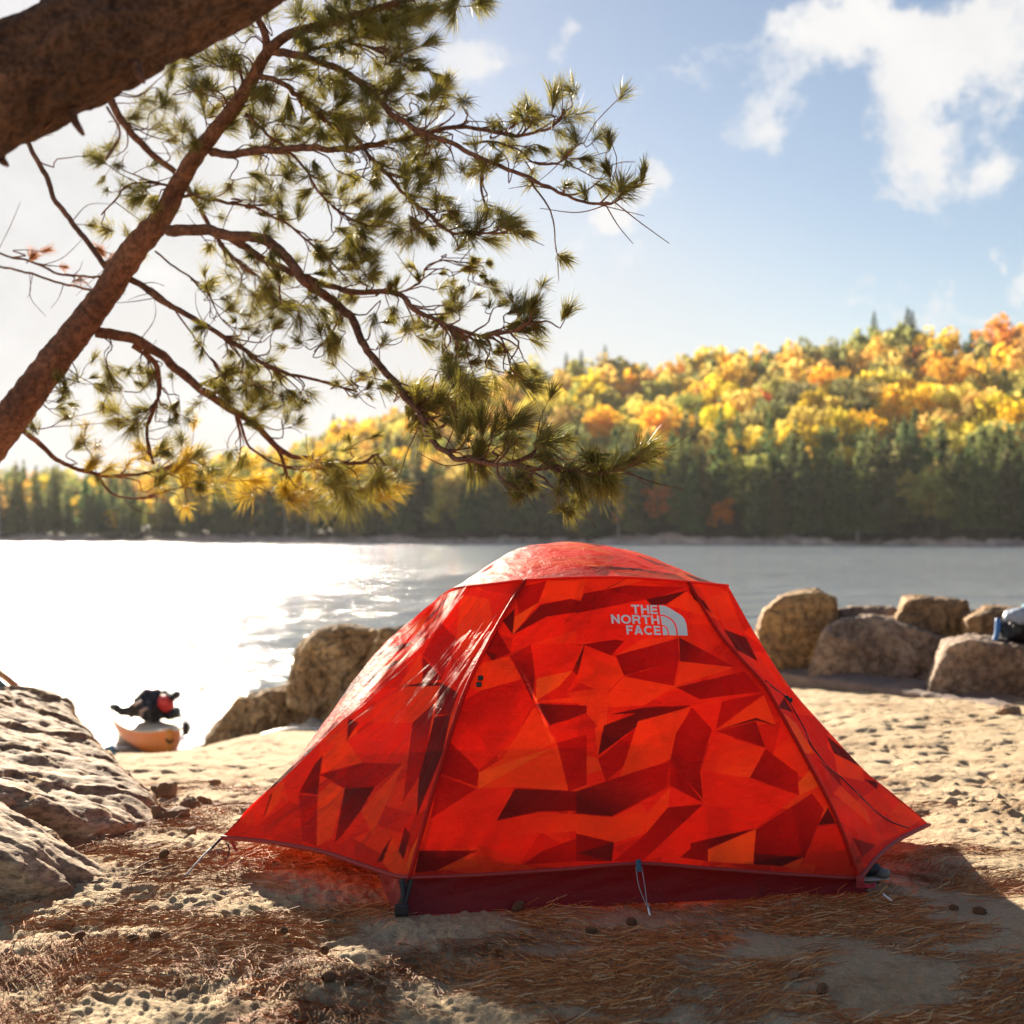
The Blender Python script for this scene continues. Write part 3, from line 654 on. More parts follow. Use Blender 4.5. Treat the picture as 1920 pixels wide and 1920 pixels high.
p2 = [('K', (160,270),(260,225),(150,280)), ('O', (150,280),(260,225),(350,230),(240,265)), ('O', (0,240),(45,235),(0,320)), ('DM', (40,300),(150,280),(350,330),(200,380),(0,400)), ('DM', (150,280),(250,260),(540,270),(380,330),(350,330)),
 ('K', (350,330),(560,285),(450,355),(380,360)), ('O', (450,360),(550,290),(720,430),(600,400)), ('K', (560,270),(640,340),(680,400),(590,330)), ('R', (0,400),(350,330),(370,400),(180,540),(0,545)),
 ('D', (0,560),(200,530),(240,540),(130,660),(45,560)), ('K', (0,650),(40,560),(35,740)), ('RO', (45,560),(200,620),(240,710),(150,800),(0,740)), ('O', (200,610),(330,530),(510,510),(380,580)), ('DM', (200,610),(510,525),(515,640),(240,710)),
 ('KM', (515,520),(800,670),(680,660),(520,640)), ('O', (500,760),(520,640),(790,670),(640,720)), ('M', (240,715),(510,640),(490,760),(400,770)),
 ('O', (150,810),(240,715),(500,765),(340,860),(140,870)), ('DM', (500,770),(840,690),(930,790),(620,830)), ('R', (340,860),(620,830),(930,800),(580,860)), ('O', (0,820),(150,810),(140,850),(0,840)),
 ('KD', (300,900),(170,905),(340,870),(580,860),(300,970),(110,1110),(140,960)), ('O', (95,980),(140,900),(110,1110)), ('O', (215,1230),(310,940),(570,870),(470,1130)), ('M', (110,1130),(300,970),(240,1160),(150,1240)),
 ('MD', (580,870),(680,980),(620,1180),(635,1330),(470,1140),(500,1000)), ('R', (580,870),(730,840),(680,980)), ('M', (730,840),(940,800),(700,980)), ('O', (700,985),(940,810),(1000,960),(900,930)), ('MD', (700,990),(900,940),(945,1070)), ('K', (700,985),(900,922),(1010,962),(900,936)),
 ('RO', (690,1000),(945,1075),(870,1220),(620,1200)), ('DM', (870,1220),(950,1080),(1110,1200),(1115,1310)), ('Y', (1110,1250),(1180,1170),(1220,1260),(1120,1310)), ('R', (630,1180),(870,1230),(1110,1310),(900,1470),(640,1340)),
 ('MK', (300,1190),(470,1140),(450,1270),(180,1415),(0,1400),(0,1290)), ('MD', (470,1130),(640,1350),(470,1260)), ('O', (340,1420),(470,1270),(460,1370),(350,1500)), ('R', (470,1270),(635,1345),(460,1370)),
 ('DM', (460,1370),(640,1355),(480,1500),(330,1640),(190,1640),(350,1500)), ('O', (0,1405),(180,1420),(350,1390),(340,1500),(180,1550),(0,1500)), ('D', (0,1500),(190,1545),(180,1640),(0,1640)), ('K', (0,1600),(190,1545),(180,1640)),
 ('R', (480,1500),(640,1350),(900,1475),(650,1560),(560,1580),(340,1640)), ('KD', (740,1510),(900,1475),(660,1580),(660,1640),(580,1600),(570,1550)), ('Y', (660,1580),(900,1480),(885,1655),(660,1640)), ('D', (520,1620),(580,1570),(660,1640)),
 ('DM', (900,1480),(1180,1300),(1240,1380),(1140,1630),(890,1600)), ('K', (890,1600),(1130,1620),(1030,1665),(890,1655)), ('O', (1030,1665),(1140,1620),(1110,1680)), ('R', (1140,1630),(1210,1470),(1300,1460),(1380,1690),(1140,1650)), ('K', (1210,1460),(1260,1370),(1300,1450)),
 ('K', (740,480),(850,520),(910,640),(800,580)), ('Y', (1040,900),(1100,950),(1190,1100),(1140,1100)), ('K', (1250,1010),(1340,1080),(1430,1170),(1290,1100)), ('O', (1290,1100),(1430,1170),(1440,1240),(1310,1210)), ('K', (1440,1230),(1510,1240),(1505,1280)),
 ('D', (1200,1120),(1320,1220),(1330,1270)), ('O', (1290,1300),(1320,1260),(1450,1380),(1480,1460)), ('D', (1380,1520),(1500,1560),(1430,1620)), ('K', (1010,870),(1040,820),(1090,900))]
POLYS = [(k[0], np.array(C1(k[1:]))) for k in p1] + [(k[0], np.array(C2(k[1:]))) for k in p2]
def pat_random(X, Z, seed=0, cell=.16):
    # jittered triangle pattern: lattice with random offsets, each triangle its own shade
    rs = np.random.default_rng(100 + seed); J = rs.uniform(-.38, .38, (64, 64, 2)); T = rs.uniform(0, 1, (64, 64, 2)); Gd = rs.uniform(-1, 1, (64, 64, 2, 2))
    keys = np.array([PAL[k] for k in 'KDDMMRRRROOOY'])
    u = X / cell; v = Z / cell * 1.25 + .35 * u
    best = np.full(u.shape, 9e9); col = np.zeros(u.shape + (3,))
    iu = np.floor(u).astype(int); iv = np.floor(v).astype(int)
    for di in (-1, 0, 1):
        for dj in (-1, 0, 1):
            ci, cj = (iu + di) % 64, (iv + dj) % 64
            def pt(a, b_): 
                j = J[(ci + a) % 64, (cj + b_) % 64]; return iu + di + a + j[..., 0], iv + dj + b_ + j[..., 1]
            q = [pt(0, 0), pt(1, 0), pt(1, 1), pt(0, 1)]
            for k, tri in enumerate(((0, 1, 2), (0, 2, 3))):
                (ax, ay), (bx, by), (cx, cy) = [q[i] for i in tri]
                def side(x1, y1, x2, y2): return (x2 - x1) * (v - y1) - (y2 - y1) * (u - x1)
                ins = (side(ax, ay, bx, by) >= 0) & (side(bx, by, cx, cy) >= 0) & (side(cx, cy, ax, ay) >= 0)
                tt = T[ci, cj, k]; g = Gd[ci, cj, k]
                base = keys[(tt * len(keys)).astype(int) % len(keys)]
                f = np.clip(1 + .45 * (g[..., 0] * (u - ax) + g[..., 1] * (v - ay)), .3, 1.25)
                col = np.where(ins[..., None], base * f[..., None], col)
    z0 = col.sum(-1) == 0; col[z0] = PAL['R']; return np.clip(col, 0, 1)
def pat_photo(V, seed):
    return sum(pat_photo1(V, seed, ox, oy) for ox, oy in ((-.6, -.25), (.25, -.6), (.6, .25), (-.25, .6))) / 4
def pat_photo1(V, seed, ox, oy):
    px, py = proj(V); px = px + ox; py = py + oy; base = pat_random(px / 900.0, -py / 900.0, seed, .085)
    base = base * .35 + np.array(PAL['R']) * .65
    for key, poly in POLYS:
        x0, y0 = poly.min(0); x1, y1 = poly.max(0)
        idx = np.where((px >= x0) & (px <= x1) & (py >= y0) & (py <= y1))[0]
        if not len(idx): continue
        X, Y = px[idx], py[idx]; ins = np.zeros(len(idx), bool); n = len(poly)
        for i in range(n):
            xa, ya = poly[i]; xb, yb = poly[(i + 1) % n]
            cnd = (ya > Y) != (yb > Y)
            with np.errstate(divide='ignore', invalid='ignore'): xi = (xb - xa) * (Y - ya) / (yb - ya) + xa
            ins ^= cnd & (X < xi)
        idx = idx[ins]
        if len(key) == 1: base[idx] = PAL[key]
        else:
            a_ = poly[0]; b_ = poly[n // 2]; d = b_ - a_; tt = np.clip(((px[idx] - a_[0]) * d[0] + (py[idx] - a_[1]) * d[1]) / (d @ d), 0, 1)[:, None]
            base[idx] = np.array(PAL[key[0]]) * (1 - tt) + np.array(PAL[key[1]]) * tt
    return base
U = lambda L: [P(*q) for q in L]
brow_f = U([(875, 1100, 5.25), (930, 1094, 5.15), (985, 1088, 5.08), (1085, 1083, 5.05), (1180, 1083, 5.1), (1290, 1091, 5.2), (1365, 1098, 5.35)])
i1, i2 = 2, 5
pole_l = U([(985, 1088, 5.08), (955, 1135, 4.97), (920, 1197, 4.85), (871, 1299, 4.72), (822, 1452, 4.61), (796, 1542, 4.56), (768, 1645, 4.52)])
pole_r = U([(1290, 1091, 5.2), (1342, 1180, 5.07), (1385, 1232, 5.0), (1429, 1280, 4.95), (1459, 1330, 4.9), (1507, 1416, 4.85), (1564, 1525, 4.8), (1612, 1647, 4.77)])
hem_f = U([(768, 1645, 4.52), (900, 1640, 4.53), (1050, 1630, 4.53), (1197, 1619, 4.52), (1330, 1628, 4.60), (1450, 1637, 4.68), (1612, 1647, 4.77)])
edge_l = U([(875, 1100, 5.25), (826, 1167, 5.25), (777, 1220, 5.25), (736, 1261, 5.24), (680, 1317, 5.22), (627, 1364, 5.2), (567, 1424, 5.19), (492, 1496, 5.17), (416, 1570, 5.15)])
hem_l = U([(416, 1570, 5.15), (500, 1578, 5.03), (600, 1596, 4.85), (680, 1622, 4.68), (740, 1642, 4.56), (768, 1645, 4.52)])
edge_r = U([(1365, 1098, 5.35), (1417, 1190, 5.38), (1477, 1283, 5.42), (1545, 1362, 5.46), (1642, 1465, 5.53), (1742, 1546, 5.6)])
hem_r = U([(1612, 1647, 4.77), (1640, 1612, 4.95), (1668, 1586, 5.15), (1700, 1566, 5.35), (1742, 1546, 5.6)])
Mi = P(826, 1116, 6.0); M2 = P(1290, 1098, 6.4)
Cn = np.array([-.777, 6.65, .04]); Dn = np.array([.697, 6.95, .04])
tipL, tipR = edge_l[-1], edge_r[-1]
mt_l = U([(826, 1116, 6.0), (803, 1156, 5.9), (768, 1208, 5.8), (716, 1263, 5.65), (640, 1340, 5.45), (560, 1425, 5.3), (416, 1570, 5.15)])
mt_r = [M2, M2 * .72 + tipR * .28 - [0, 0, .06], M2 * .4 + tipR * .6 - [0, 0, .06], tipR]
back_brow = [Mi, P(950, 1095, 6.45), P(1080, 1090, 6.6), P(1200, 1092, 6.6), M2]
def coons(top, bot, left, right, nu, nv):
    T, B = spline(top, nu), spline(bot, nu); L, R = spline(left, nv), spline(right, nv)
    u = np.linspace(0, 1, nu)[None, :, None]; v = np.linspace(0, 1, nv)[:, None, None]
    return (1 - v) * T[None] + v * B[None] + (1 - u) * L[:, None] + u * R[:, None] - ((1 - u) * (1 - v) * T[0] + u * (1 - v) * T[-1] + (1 - u) * v * B[0] + u * v * B[-1])
def folds(S, amp, seed, fu=14, fv=3, sag=0.0):
    nv, nu, _ = S.shape; du = np.gradient(S, axis=1); dv = np.gradient(S, axis=0); N = np.cross(du, dv); N /= np.maximum(np.linalg.norm(N, axis=-1), 1e-9)[..., None]
    u = np.linspace(0, 1, nu)[None, :]; v = np.linspace(0, 1, nv)[:, None]
    e = np.clip(np.minimum(np.minimum(u, 1 - u), np.minimum(v, 1 - v)) * 10, 0, 1)
    d = amp * fbm(u * fu + v * 2, v * fv + seed, seed * 1.7, 3) * e + amp * .5 * fbm((u + v * .8) * fu * 1.6, (v - u) * 2.5, seed * 3.1, 3) * e
    d = d + sag * 16 * u * (1 - u) * v * (1 - v)
    return S + N * d[..., None]
tent = empty('tent', (0.18, 5.6, 0.0)); tag(tent, 'red dome tent with faceted geometric print pitched on the sand', 'tent')
def panel(name, S, seed, photo=False, parent=tent):
    nv, nu, _ = S.shape; V = S.reshape(-1, 3)
    col = pat_photo(V, seed) if photo else pat_random(V[:, 0] * .9 + V[:, 1] * .3 + 8, V[:, 2] + V[:, 1] * .6 + 8, seed)
    return mesh_obj(name, V, grid_faces(nv, nu)[:, ::-1].copy(), m_fly, parent, col=col)
SF = folds(coons(brow_f[i1:i2 + 1], hem_f, pole_l, pole_r, 620, 410), .006, 1, 9, 3, -.012)
front = panel('front_panel', SF, 1, True)
SL = folds(coons(brow_f[:i1 + 1], hem_l, edge_l, pole_l, 230, 300), .009, 2, 7, 3, .014)
panel('vestibule_panel', SL, 2, True)
SR = folds(coons(brow_f[i2:], hem_r, pole_r, edge_r, 170, 280), .009, 3, 7, 3, .014)
panel('vestibule_panel', SR, 3, True)
panel('vestibule_back_panel', folds(coons([edge_l[0], (edge_l[0] + Mi) / 2, Mi], [tipL, tipL + [0, 0, .0005], tipL + [0, .001, 0]], edge_l, mt_l, 60, 160), .006, 4, 5, 3, 0), 4)
panel('vestibule_back_panel', folds(coons([edge_r[0], (edge_r[0] + M2) / 2, M2], [tipR, tipR + [0, 0, .0005], tipR + [0, .001, 0]], edge_r, mt_r, 60, 120), .006, 5, 5, 3, 0), 5)
panel('vestibule_back_panel', folds(coons([Mi, Mi + [0, .0005, 0], Mi + [0, .001, 0]], [tipL, (tipL + Cn) / 2 + [0, .1, .08], Cn], mt_l, [Mi, (Mi + Cn) / 2 + [-.06, .08, .12], Cn], 60, 100), .006, 6), 6)
panel('vestibule_back_panel', folds(coons([M2, M2 + [0, .0005, 0], M2 + [0, .001, 0]], [tipR, (tipR + Dn) / 2 + [0, .1, .08], Dn], mt_r, [M2, (M2 + Dn) / 2 + [.06, .08, .12], Dn], 60, 100), .006, 7), 7)
panel('back_panel', folds(coons(back_brow, [Cn, (Cn + Dn) / 2 + [0, .03, .06], Dn], [Mi, (Mi + Cn) / 2 + [-.06, .08, .12], Cn], [M2, (M2 + Dn) / 2 + [.06, .08, .12], Dn], 120, 90), .008, 8), 8)
SRf = coons(brow_f, back_brow, [brow_f[0], (brow_f[0] + Mi) / 2 + [0, 0, .012], Mi], [brow_f[-1], (brow_f[-1] + M2) / 2 + [0, 0, .012], M2], 240, 130)
u = np.linspace(0, 1, 240)[None, :]; v = np.linspace(0, 1, 130)[:, None]
def hat(t, c): 
    t = np.where(t < c, t / c, (1 - t) / (1 - c)); return np.sin(np.clip(t, 0, 1) * math.pi / 2) ** 1.25
SRf[..., 2] += .135 * hat(u, .47) * hat(v, .5) ** .85
SRf = folds(SRf, .005, 9, 10, 4, 0)
panel('roof_panel', SRf, 9)
def hem(pts, r=.006, m=m_hem, n=90, name='hem', off=(0, -.002, 0)):
    return tube_obj(name, spline(pts, n) + np.array(off), r, m, tent, 6)
hem(hem_f); hem(hem_l, .008); hem(hem_r, .008)
hem(pole_l, .007, name='seam', m=fabric('seam_tape', .1, .5, (.70, .03, .02))); hem(pole_r, .007, name='seam', m=bpy.data.materials['seam_tape'])
hem(brow_f, .005, name='seam', m=bpy.data.materials['seam_tape'])
# inner tub
def tub_side(a0, b0, a1, b1, nm='floor_tub', nu=140):
    S = coons([a1, (a1 + b1) / 2, b1], [a0, (a0 + b0) / 2, b0], [a1, (a1 + a0) / 2 + [0, -.01, 0], a0], [b1, (b1 + b0) / 2 + [0, -.01, 0], b0], nu, 24)
    S = folds(S, .010, 12, 9, 2, 0); return S
A0 = np.array([-.350, 4.49, -.01]); B0 = np.array([1.137, 4.79, -.01]); A1 = np.array([-.29, 4.62, .19]); B1 = np.array([1.09, 4.92, .17])
Cb = np.array([-.74, 6.6, -.01]); Db = np.array([.68, 6.9, -.01]); C1_ = Cb + [.03, -.08, .18]; D1_ = Db + [-.03, -.08, .18]
mbt = MB()
for (a0, b0, a1, b1) in ((A0, B0, A1, B1), (B0, Db, B1, D1_), (Db, Cb, D1_, C1_), (Cb, A0, C1_, A1)):
    S = tub_side(a0, b0, a1, b1); mbt.add(S.reshape(-1, 3), grid_faces(*S.shape[:2]))
mbt.build('floor_tub', m_tub, tent)
# poles under the fly (lower ends show at the corners)
for pl, c0 in ((pole_l, np.array([-.345, 4.47, .01])), (pole_r, np.array([1.13, 4.76, .01]))):
    pts = np.vstack([spline(pl, 40) + [0, .03, -.01], c0]); tube_obj('pole', pts, .0055, m_black, tent, 6)
# corner straps and buckle at the front left
def strap(pts, wdt, m, name):
    pts = np.asarray(pts, float); T = np.gradient(pts, axis=0); S = np.cross(T, [0, 1, 0]); S /= np.linalg.norm(S, axis=1)[:, None]
    V = np.stack([pts - S * wdt, pts + S * wdt, pts + S * wdt + [0, .003, 0], pts - S * wdt + [0, .003, 0]], 1).reshape(-1, 3)
    return mesh_obj(name, V, grid_faces(len(pts), 4, True), m, tent, smooth=False)
strap(spline(U([(753, 1648, 4.50), (757, 1680, 4.48), (752, 1706, 4.47)]), 12), .009, m_black, 'webbing_strap')
strap(spline(U([(772, 1650, 4.49), (764, 1680, 4.475), (756, 1706, 4.465)]), 12), .005, m_black, 'webbing_strap')
fv, _, ff = hull_remesh([P(752 + dx, 1706 + dy, 4.46 + dz) for dx in (-12, 14) for dy in (-12, 12) for dz in (-.015, .02)], .004); mesh_obj('buckle', fv, ff, m_black, tent)
fv, _, ff = hull_remesh([P(1612 + dx, 1652 + dy, 4.74 + dz) for dx in (-7, 9) for dy in (-10, 14) for dz in (-.01, .015)], .003); mesh_obj('buckle', fv, ff, m_hem, tent)
m_pink = simple('red_cord_loop', (.42, .02, .05), .7)
tube_obj('cord_loop', spline(U([(1614, 1655, 4.72), (1628, 1660, 4.70), (1640, 1657, 4.71), (1636, 1664, 4.69), (1620, 1662, 4.70)]), 24), .0035, m_pink, tent, 5)
# middle peg loop
for dx in (-5, 6): tube_obj('guy_line', spline(U([(1197 + dx, 1625, 4.50), (1203 + dx, 1662, 4.44), (1214, 1702, 4.405)]), 12), .0014, m_cord, tent, 5)
strap(spline(U([(1196, 1612, 4.50), (1198, 1622, 4.49), (1198, 1634, 4.485)]), 6), .008, m_blue, 'webbing_strap')
def stake(px, py, px2, py2, Y):
    tube_obj('stake', spline([P(px, py, Y), P(px2, py2, Y - .02)], 6), .0035, m_alu, tent, 6)
stake(1214, 1696, 1219, 1718, 4.42); stake(1655, 1676, 1673, 1690, 4.66)
# front left guy line
GL = P(345, 1645, 4.93)
tube_obj('guy_line', spline([tipL + [0, 0, -.005], tipL * .55 + GL * .45 + [0, 0, .004], GL], 14), .0032, simple('reflective_guy_line', (.34, .42, .48), .5), tent, 6)
tube_obj('guy_line', spline([tipL, tipL * .7 + GL * .3], 6), .005, m_dcord, tent, 6)
tube_obj('cord_loop', spline(U([(424, 1580, 5.14), (430, 1590, 5.13), (427, 1606, 5.13), (421, 1612, 5.12)]), 10), .003, m_dcord, tent, 5)
strap(spline(U([(434, 1578, 5.12), (439, 1588, 5.12), (444, 1596, 5.11)]), 6), .005, m_hem, 'webbing_strap')
# toggles and cord along the right vestibule
bv = BVHTree.FromPolygons([tuple(v) for v in SR.reshape(-1, 3)], [tuple(f) for f in grid_faces(*SR.shape[:2])])
bvF = BVHTree.FromPolygons([tuple(v) for v in SF.reshape(-1, 3)], [tuple(f) for f in grid_faces(*SF.shape[:2])])
def onto(px, py, off=.003, tree=bv, Yd=5.2):
    d = ray(px, py); d = d / np.linalg.norm(d); h = tree.ray_cast(Vector((0, 0, CH)), Vector(d))
    return np.array(h[0]) - d * off if h[0] is not None else P(px, py, Yd)
cordpx = [(1436, 1277), (1455, 1293), (1474, 1308), (1490, 1334), (1508, 1366), (1518, 1392), (1535, 1416), (1556, 1442), (1575, 1456), (1598, 1478), (1620, 1500), (1645, 1524), (1672, 1541), (1704, 1553)]
tube_obj('guy_line', spline([onto(x, y, .006) for x, y in cordpx], 90), .0026, m_dcord, tent, 5)
for (x, y, tr_) in ((1474, 1309, bv), (1481, 1313, bv), (901, 1272, bvF), (898, 1284, bvF)):
    c = onto(x, y, .012, tr_, 4.9); fv, _, ff = hull_remesh([c + np.array([dx, dy, dz]) for dx in (-.009, .009) for dy in (-.008, .008) for dz in (-.007, .009)], .003); mesh_obj('toggle', fv, ff, m_black, tent)
# logo lettering and dome mark, laid on the front panel
m_logo = simple('white_print', (.92, .90, .86), .6, .3, .03)
logo = MB()
def put_poly_strip(L1, L2):
    n = len(L1); V = [onto(x, y, .0035, bvF, 5.0) for x, y in L1] + [onto(x, y, .0035, bvF, 5.0) for x, y in L2]
    logo.add(V, [(i, i + 1, n + i + 1, n + i) for i in range(n - 1)])
def seg(x0, y0, x1, y1, th, fx):   # stroke as strip; fx maps local to px
    d = np.array([x1 - x0, y1 - y0]); L = np.linalg.norm(d); nrm = np.array([-d[1], d[0]]) / L * th / 2
    ts = np.linspace(0, 1, 4); put_poly_strip([fx(*(np.array([x0, y0]) + d * t_ + nrm)) for t_ in ts], [fx(*(np.array([x0, y0]) + d * t_ - nrm)) for t_ in ts])
def arc(cx, cy, rx, ry, a0, a1, th, fx):
    A = np.radians(np.linspace(a0, a1, 22)); put_poly_strip([fx(cx + (rx + th / 2) * math.cos(a), cy + (ry + th / 2) * math.sin(a)) for a in A], [fx(cx + (rx - th / 2) * math.cos(a), cy + (ry - th / 2) * math.sin(a)) for a in A])
LET = {  # width, strokes in a box of height 10, stroke 2.2
 'T': (8, [('s', 0, 8.9, 8, 8.9), ('s', 4, 0, 4, 8.4)]), 'H': (8, [('s', 1.1, 0, 1.1, 10), ('s', 6.9, 0, 6.9, 10), ('s', 1.6, 5, 6.4, 5)]),
 'E': (7, [('s', 1.1, 0, 1.1, 10), ('s', 1.8, 8.9, 7, 8.9), ('s', 1.8, 5.1, 6.6, 5.1), ('s', 1.8, 1.1, 7, 1.1)]), 'N': (8.2, [('s', 1.1, 0, 1.1, 10), ('s', 7.1, 0, 7.1, 10), ('s', 1.3, 9.0, 6.9, 1.0)]),
 'O': (10, [('a', 5, 5, 3.9, 4.0, 0, 360)]), 'R': (8.2, [('s', 1.1, 0, 1.1, 10), ('s', 1.8, 8.9, 5, 8.9), ('s', 1.8, 4.6, 5, 4.6), ('a', 4.9, 6.75, 2.1, 2.15, -90, 90), ('s', 5.6, 4.4, 7.0, 0)]),
 'F': (6.8, [('s', 1.1, 0, 1.1, 10), ('s', 1.8, 8.9, 6.8, 8.9), ('s', 1.8, 4.9, 6.0, 4.9)]), 'A': (9, [('s', 1.1, 0, 4.3, 10), ('s', 7.9, 0, 4.7, 10), ('s', 2.2, 3.0, 6.8, 3.0)]), 'C': (9, [('a', 4.9, 5, 3.8, 4.0, 42, 318)])}
def word(s, x0, x1, ytop, ybot, slope):
    tot_ = sum(LET[c][0] for c in s) + 1.0 * (len(s) - 1); k = (x1 - x0) / tot_; hh_ = (ybot - ytop)
    x = 0
    for c in s:
        wd, st = LET[c]
        fx = lambda lx, ly, x=x: (x0 + (x + lx) * k + (1 - ly / 10) * 1.8, ytop + (1 - ly / 10) * hh_ + slope * (x + lx) * k)
        for q in st:
            if q[0] == 's': seg(*q[1:], 2.1, fx)
            else: arc(*q[1:], 2.1, fx)
        x += wd + 1.0
word('THE', 1183, 1232, 1133.6, 1150.6, .02); word('NORTH', 1145, 1235.5, 1152.0, 1169.0, .02); word('FACE', 1173.5, 1238, 1172.3, 1189.6, .02)
q = lambda x, y: (1100 + x / 8.727, 1100 + y / 8.727)
def strip2(a, b_, n=16):
    a = spline([(x, y, 0) for x, y in a], n)[:, :2]; b_ = spline([(x, y, 0) for x, y in b_], n)[:, :2]
    put_poly_strip([q(*v_) for v_ in a], [q(*v_) for v_ in b_])
strip2([(1183, 302), (1290, 318), (1440, 400), (1570, 490), (1628, 600), (1655, 800)], [(1203, 458), (1270, 466), (1380, 520), (1450, 600), (1480, 680), (1495, 798)])
strip2([(1208, 478), (1270, 486), (1365, 535), (1430, 610), (1458, 690), (1472, 797)], [(1232, 628), (1262, 632), (1300, 655), (1328, 690), (1340, 730), (1350, 795)])
strip2([(1238, 645), (1262, 650), (1290, 668), (1312, 700), (1322, 740), (1330, 794)], [(1240, 660), (1242, 680), (1243, 710), (1245, 740), (1247, 770), (1250, 792)])
lg = logo.build('logo', m_logo, front, smooth=False)

# shoe under the right vestibule
sh = empty('shoe', P(1640, 1634, 4.93)); sh.location.z = gz(sh.location.x, 4.93); tag(sh, 'black shoe with pale toe tucked under the right tent flap', 'shoe')
bx = np.array(sh.location)
def blob(name, c, r, m, parent, amp=.1, size=.1, lumps=None, vox=.008):
    rs = np.random.default_rng(int(abs(c[0]) * 1000) % 9999); d = rs.normal(size=(60, 3)); d /= np.linalg.norm(d, axis=1)[:, None]
    V, N, Fc = hull_remesh([np.array(c) + e * np.array(r) for e in d], vox); nn = fbm(V[:, 0] / size, V[:, 1] / size, V[:, 2] / size, 3)
    V = V + N * (nn * amp * min(r))[:, None]; return mesh_obj(name, V, Fc, m, parent)
blob('upper', bx + [-.05, .03, .045], (.09, .04, .03), m_black, sh, .15, .08)
blob('toe_cap', bx + [.03, .02, .03], (.03, .035, .020), simple('grey_rubber', (.16, .15, .14), .6), sh, .1, .08)
blob('sole', bx + [-.035, .03, .012], (.10, .042, .010), simple('pale_sole', (.45, .42, .38), .7), sh, .05, .08, vox=.005)

# ------------------------------------------------------------ kayaks
def kayak(loc, yaw, L, W, D, m_h, m_d, label, trim, bow=(.75, .28, .03), rk=.13):
    k = empty('kayak', loc); tag(k, label, 'kayak')
    n = 46; ts = np.linspace(0, 1, n); c, s = math.cos(yaw), math.sin(yaw)
    H = []; Dk = []
    for t_ in ts:
        wd = W / 2 * max(.02, math.sin(math.pi * t_)) ** .62; rock_ = rk * abs(2 * t_ - 1) ** 3.2; kz = .10 * abs(2 * t_ - 1) ** 4
        sheer = D * .60 + rock_
        hull = []
        for th in np.linspace(0, math.pi, 13):
            x = -wd * math.cos(th); z = sheer - (sheer - kz) * math.sin(th) ** .62; hull.append((x, t_ * L, z))
        dk = [(wd * x_, t_ * L, sheer + (.085 * (1 - x_ * x_)) * max(.15, math.sin(math.pi * t_))) for x_ in np.linspace(-1, 1, 11)]
        H += hull; Dk += dk
    R = np.array([[c, -s, 0], [s, c, 0], [0, 0, 1]])
    mesh_obj('hull', np.array(H) @ R.T + loc, grid_faces(n, 13), m_h, k); mesh_obj('deck', np.array(Dk) @ R.T + loc + [0, 0, .002], grid_faces(n, 11)[:, ::-1].copy(), m_d, k)
    sh_l = np.array(H).reshape(n, 13, 3)
    for e in (0, 12): tube_obj('deck_seam', sh_l[:, e] @ R.T + loc, .012, trim, k, 6)
    f0 = np.array([(0, -.008, D * .60 + rk), (0, -.03, D * .5 + rk * .8), (0, -.01, .16)]) @ R.T + loc
    tube_obj('bow_strip', spline(f0, 10), .03, simple('bow_plastic', bow, .45), k, 8)
    hp = np.array([(-.04, -.05, .31), (0, -.08, .27), (.04, -.05, .30)]) @ R.T + loc
    tube_obj('grab_handle', spline(hp, 10), .012, m_black, k, 6)
    cz = D * .60 + .135
    rim = np.array([(.19 * math.cos(a), L * .5 + .42 * math.sin(a), cz) for a in np.linspace(0, 2 * math.pi, 30)]) @ R.T + loc
    tube_obj('cockpit_rim', rim, .018, m_black, k, 6)
    return k
kl = np.array([-3.83, 16.7, -1.49]); YAW = math.radians(21)
m_orange = simple('orange_plastic', (.85, .22, .02), .45, .5, .08, 5); m_cream = simple('cream_deck', (.72, .60, .44), .5, .5, .08, 5)
kayak(kl, YAW, 4.0, .70, .46, m_orange, m_cream, 'orange kayak with cream deck beached bow-first at the waterline', m_cream)
d = np.array([-math.sin(YAW), math.cos(YAW), 0]); sd = np.array([d[1], -d[0], 0])
kt = kl + d * 1.25 + [0, 0, .40]
bag = empty('gear_bag', kt); tag(bag, 'lumpy black gear bundle lashed on the orange kayak deck', 'bag')
blob('body', kt + [-.03, 0, .13], (.24, .32, .17), m_black, bag, .5, .16, vox=.02); blob('side_pocket', kt + [-.26, 0, .07], (.18, .12, .07), m_black, bag, .4, .1, vox=.015); blob('flap', kt + [.22, 0, .05], (.10, .2, .08), m_black, bag, .4, .1, vox=.015)
tube_obj('handle', spline([kt + [-.40, 0, .07], kt + [-.47, 0, .12], kt + [-.52, 0, .10]], 8), [.05, .05, .055, .06, .05, .045, .04, .03], m_black, bag, 8)
for (ox, oz) in ((-.12, .20), (-.05, .12), (-.10, .05)): strap_o = tube_obj('strap', spline([kt + [ox - .04, -.30, oz - .02], kt + [ox, -.33, oz], kt + [ox + .05, -.31, oz + .03]], 8), .014, simple('pale_strap', (.6, .42, .36), .6), bag, 6)
rb = empty('dry_bag', kt + [.14, -.12, .14]); tag(rb, 'small red dry bag with black roll top on the orange kayak', 'bag'); bxr = np.array(rb.location)
blob('body', bxr + [.03, -.08, .05], (.12, .12, .10), simple('red_pvc', (.62, .03, .03), .45), rb, .3, .12, vox=.012)
tube_obj('roll_top', spline([bxr + [.11, -.08, .10], bxr + [.17, -.08, .15], bxr + [.22, -.08, .15]], 8), [.05, .045, .04, .045, .05, .05, .045, .03], m_black, rb, 8)
sb = tag(blob('gear_bag', kl + d * 1.0 + sd * .34 + [0, 0, .28], (.05, .12, .09), m_black, None, .3, .1, vox=.015), 'small black bag hanging on the right flank of the orange kayak', 'bag')
m_bk = simple('blue_plastic', (.12, .28, .48), .4, .5, .08, 5)
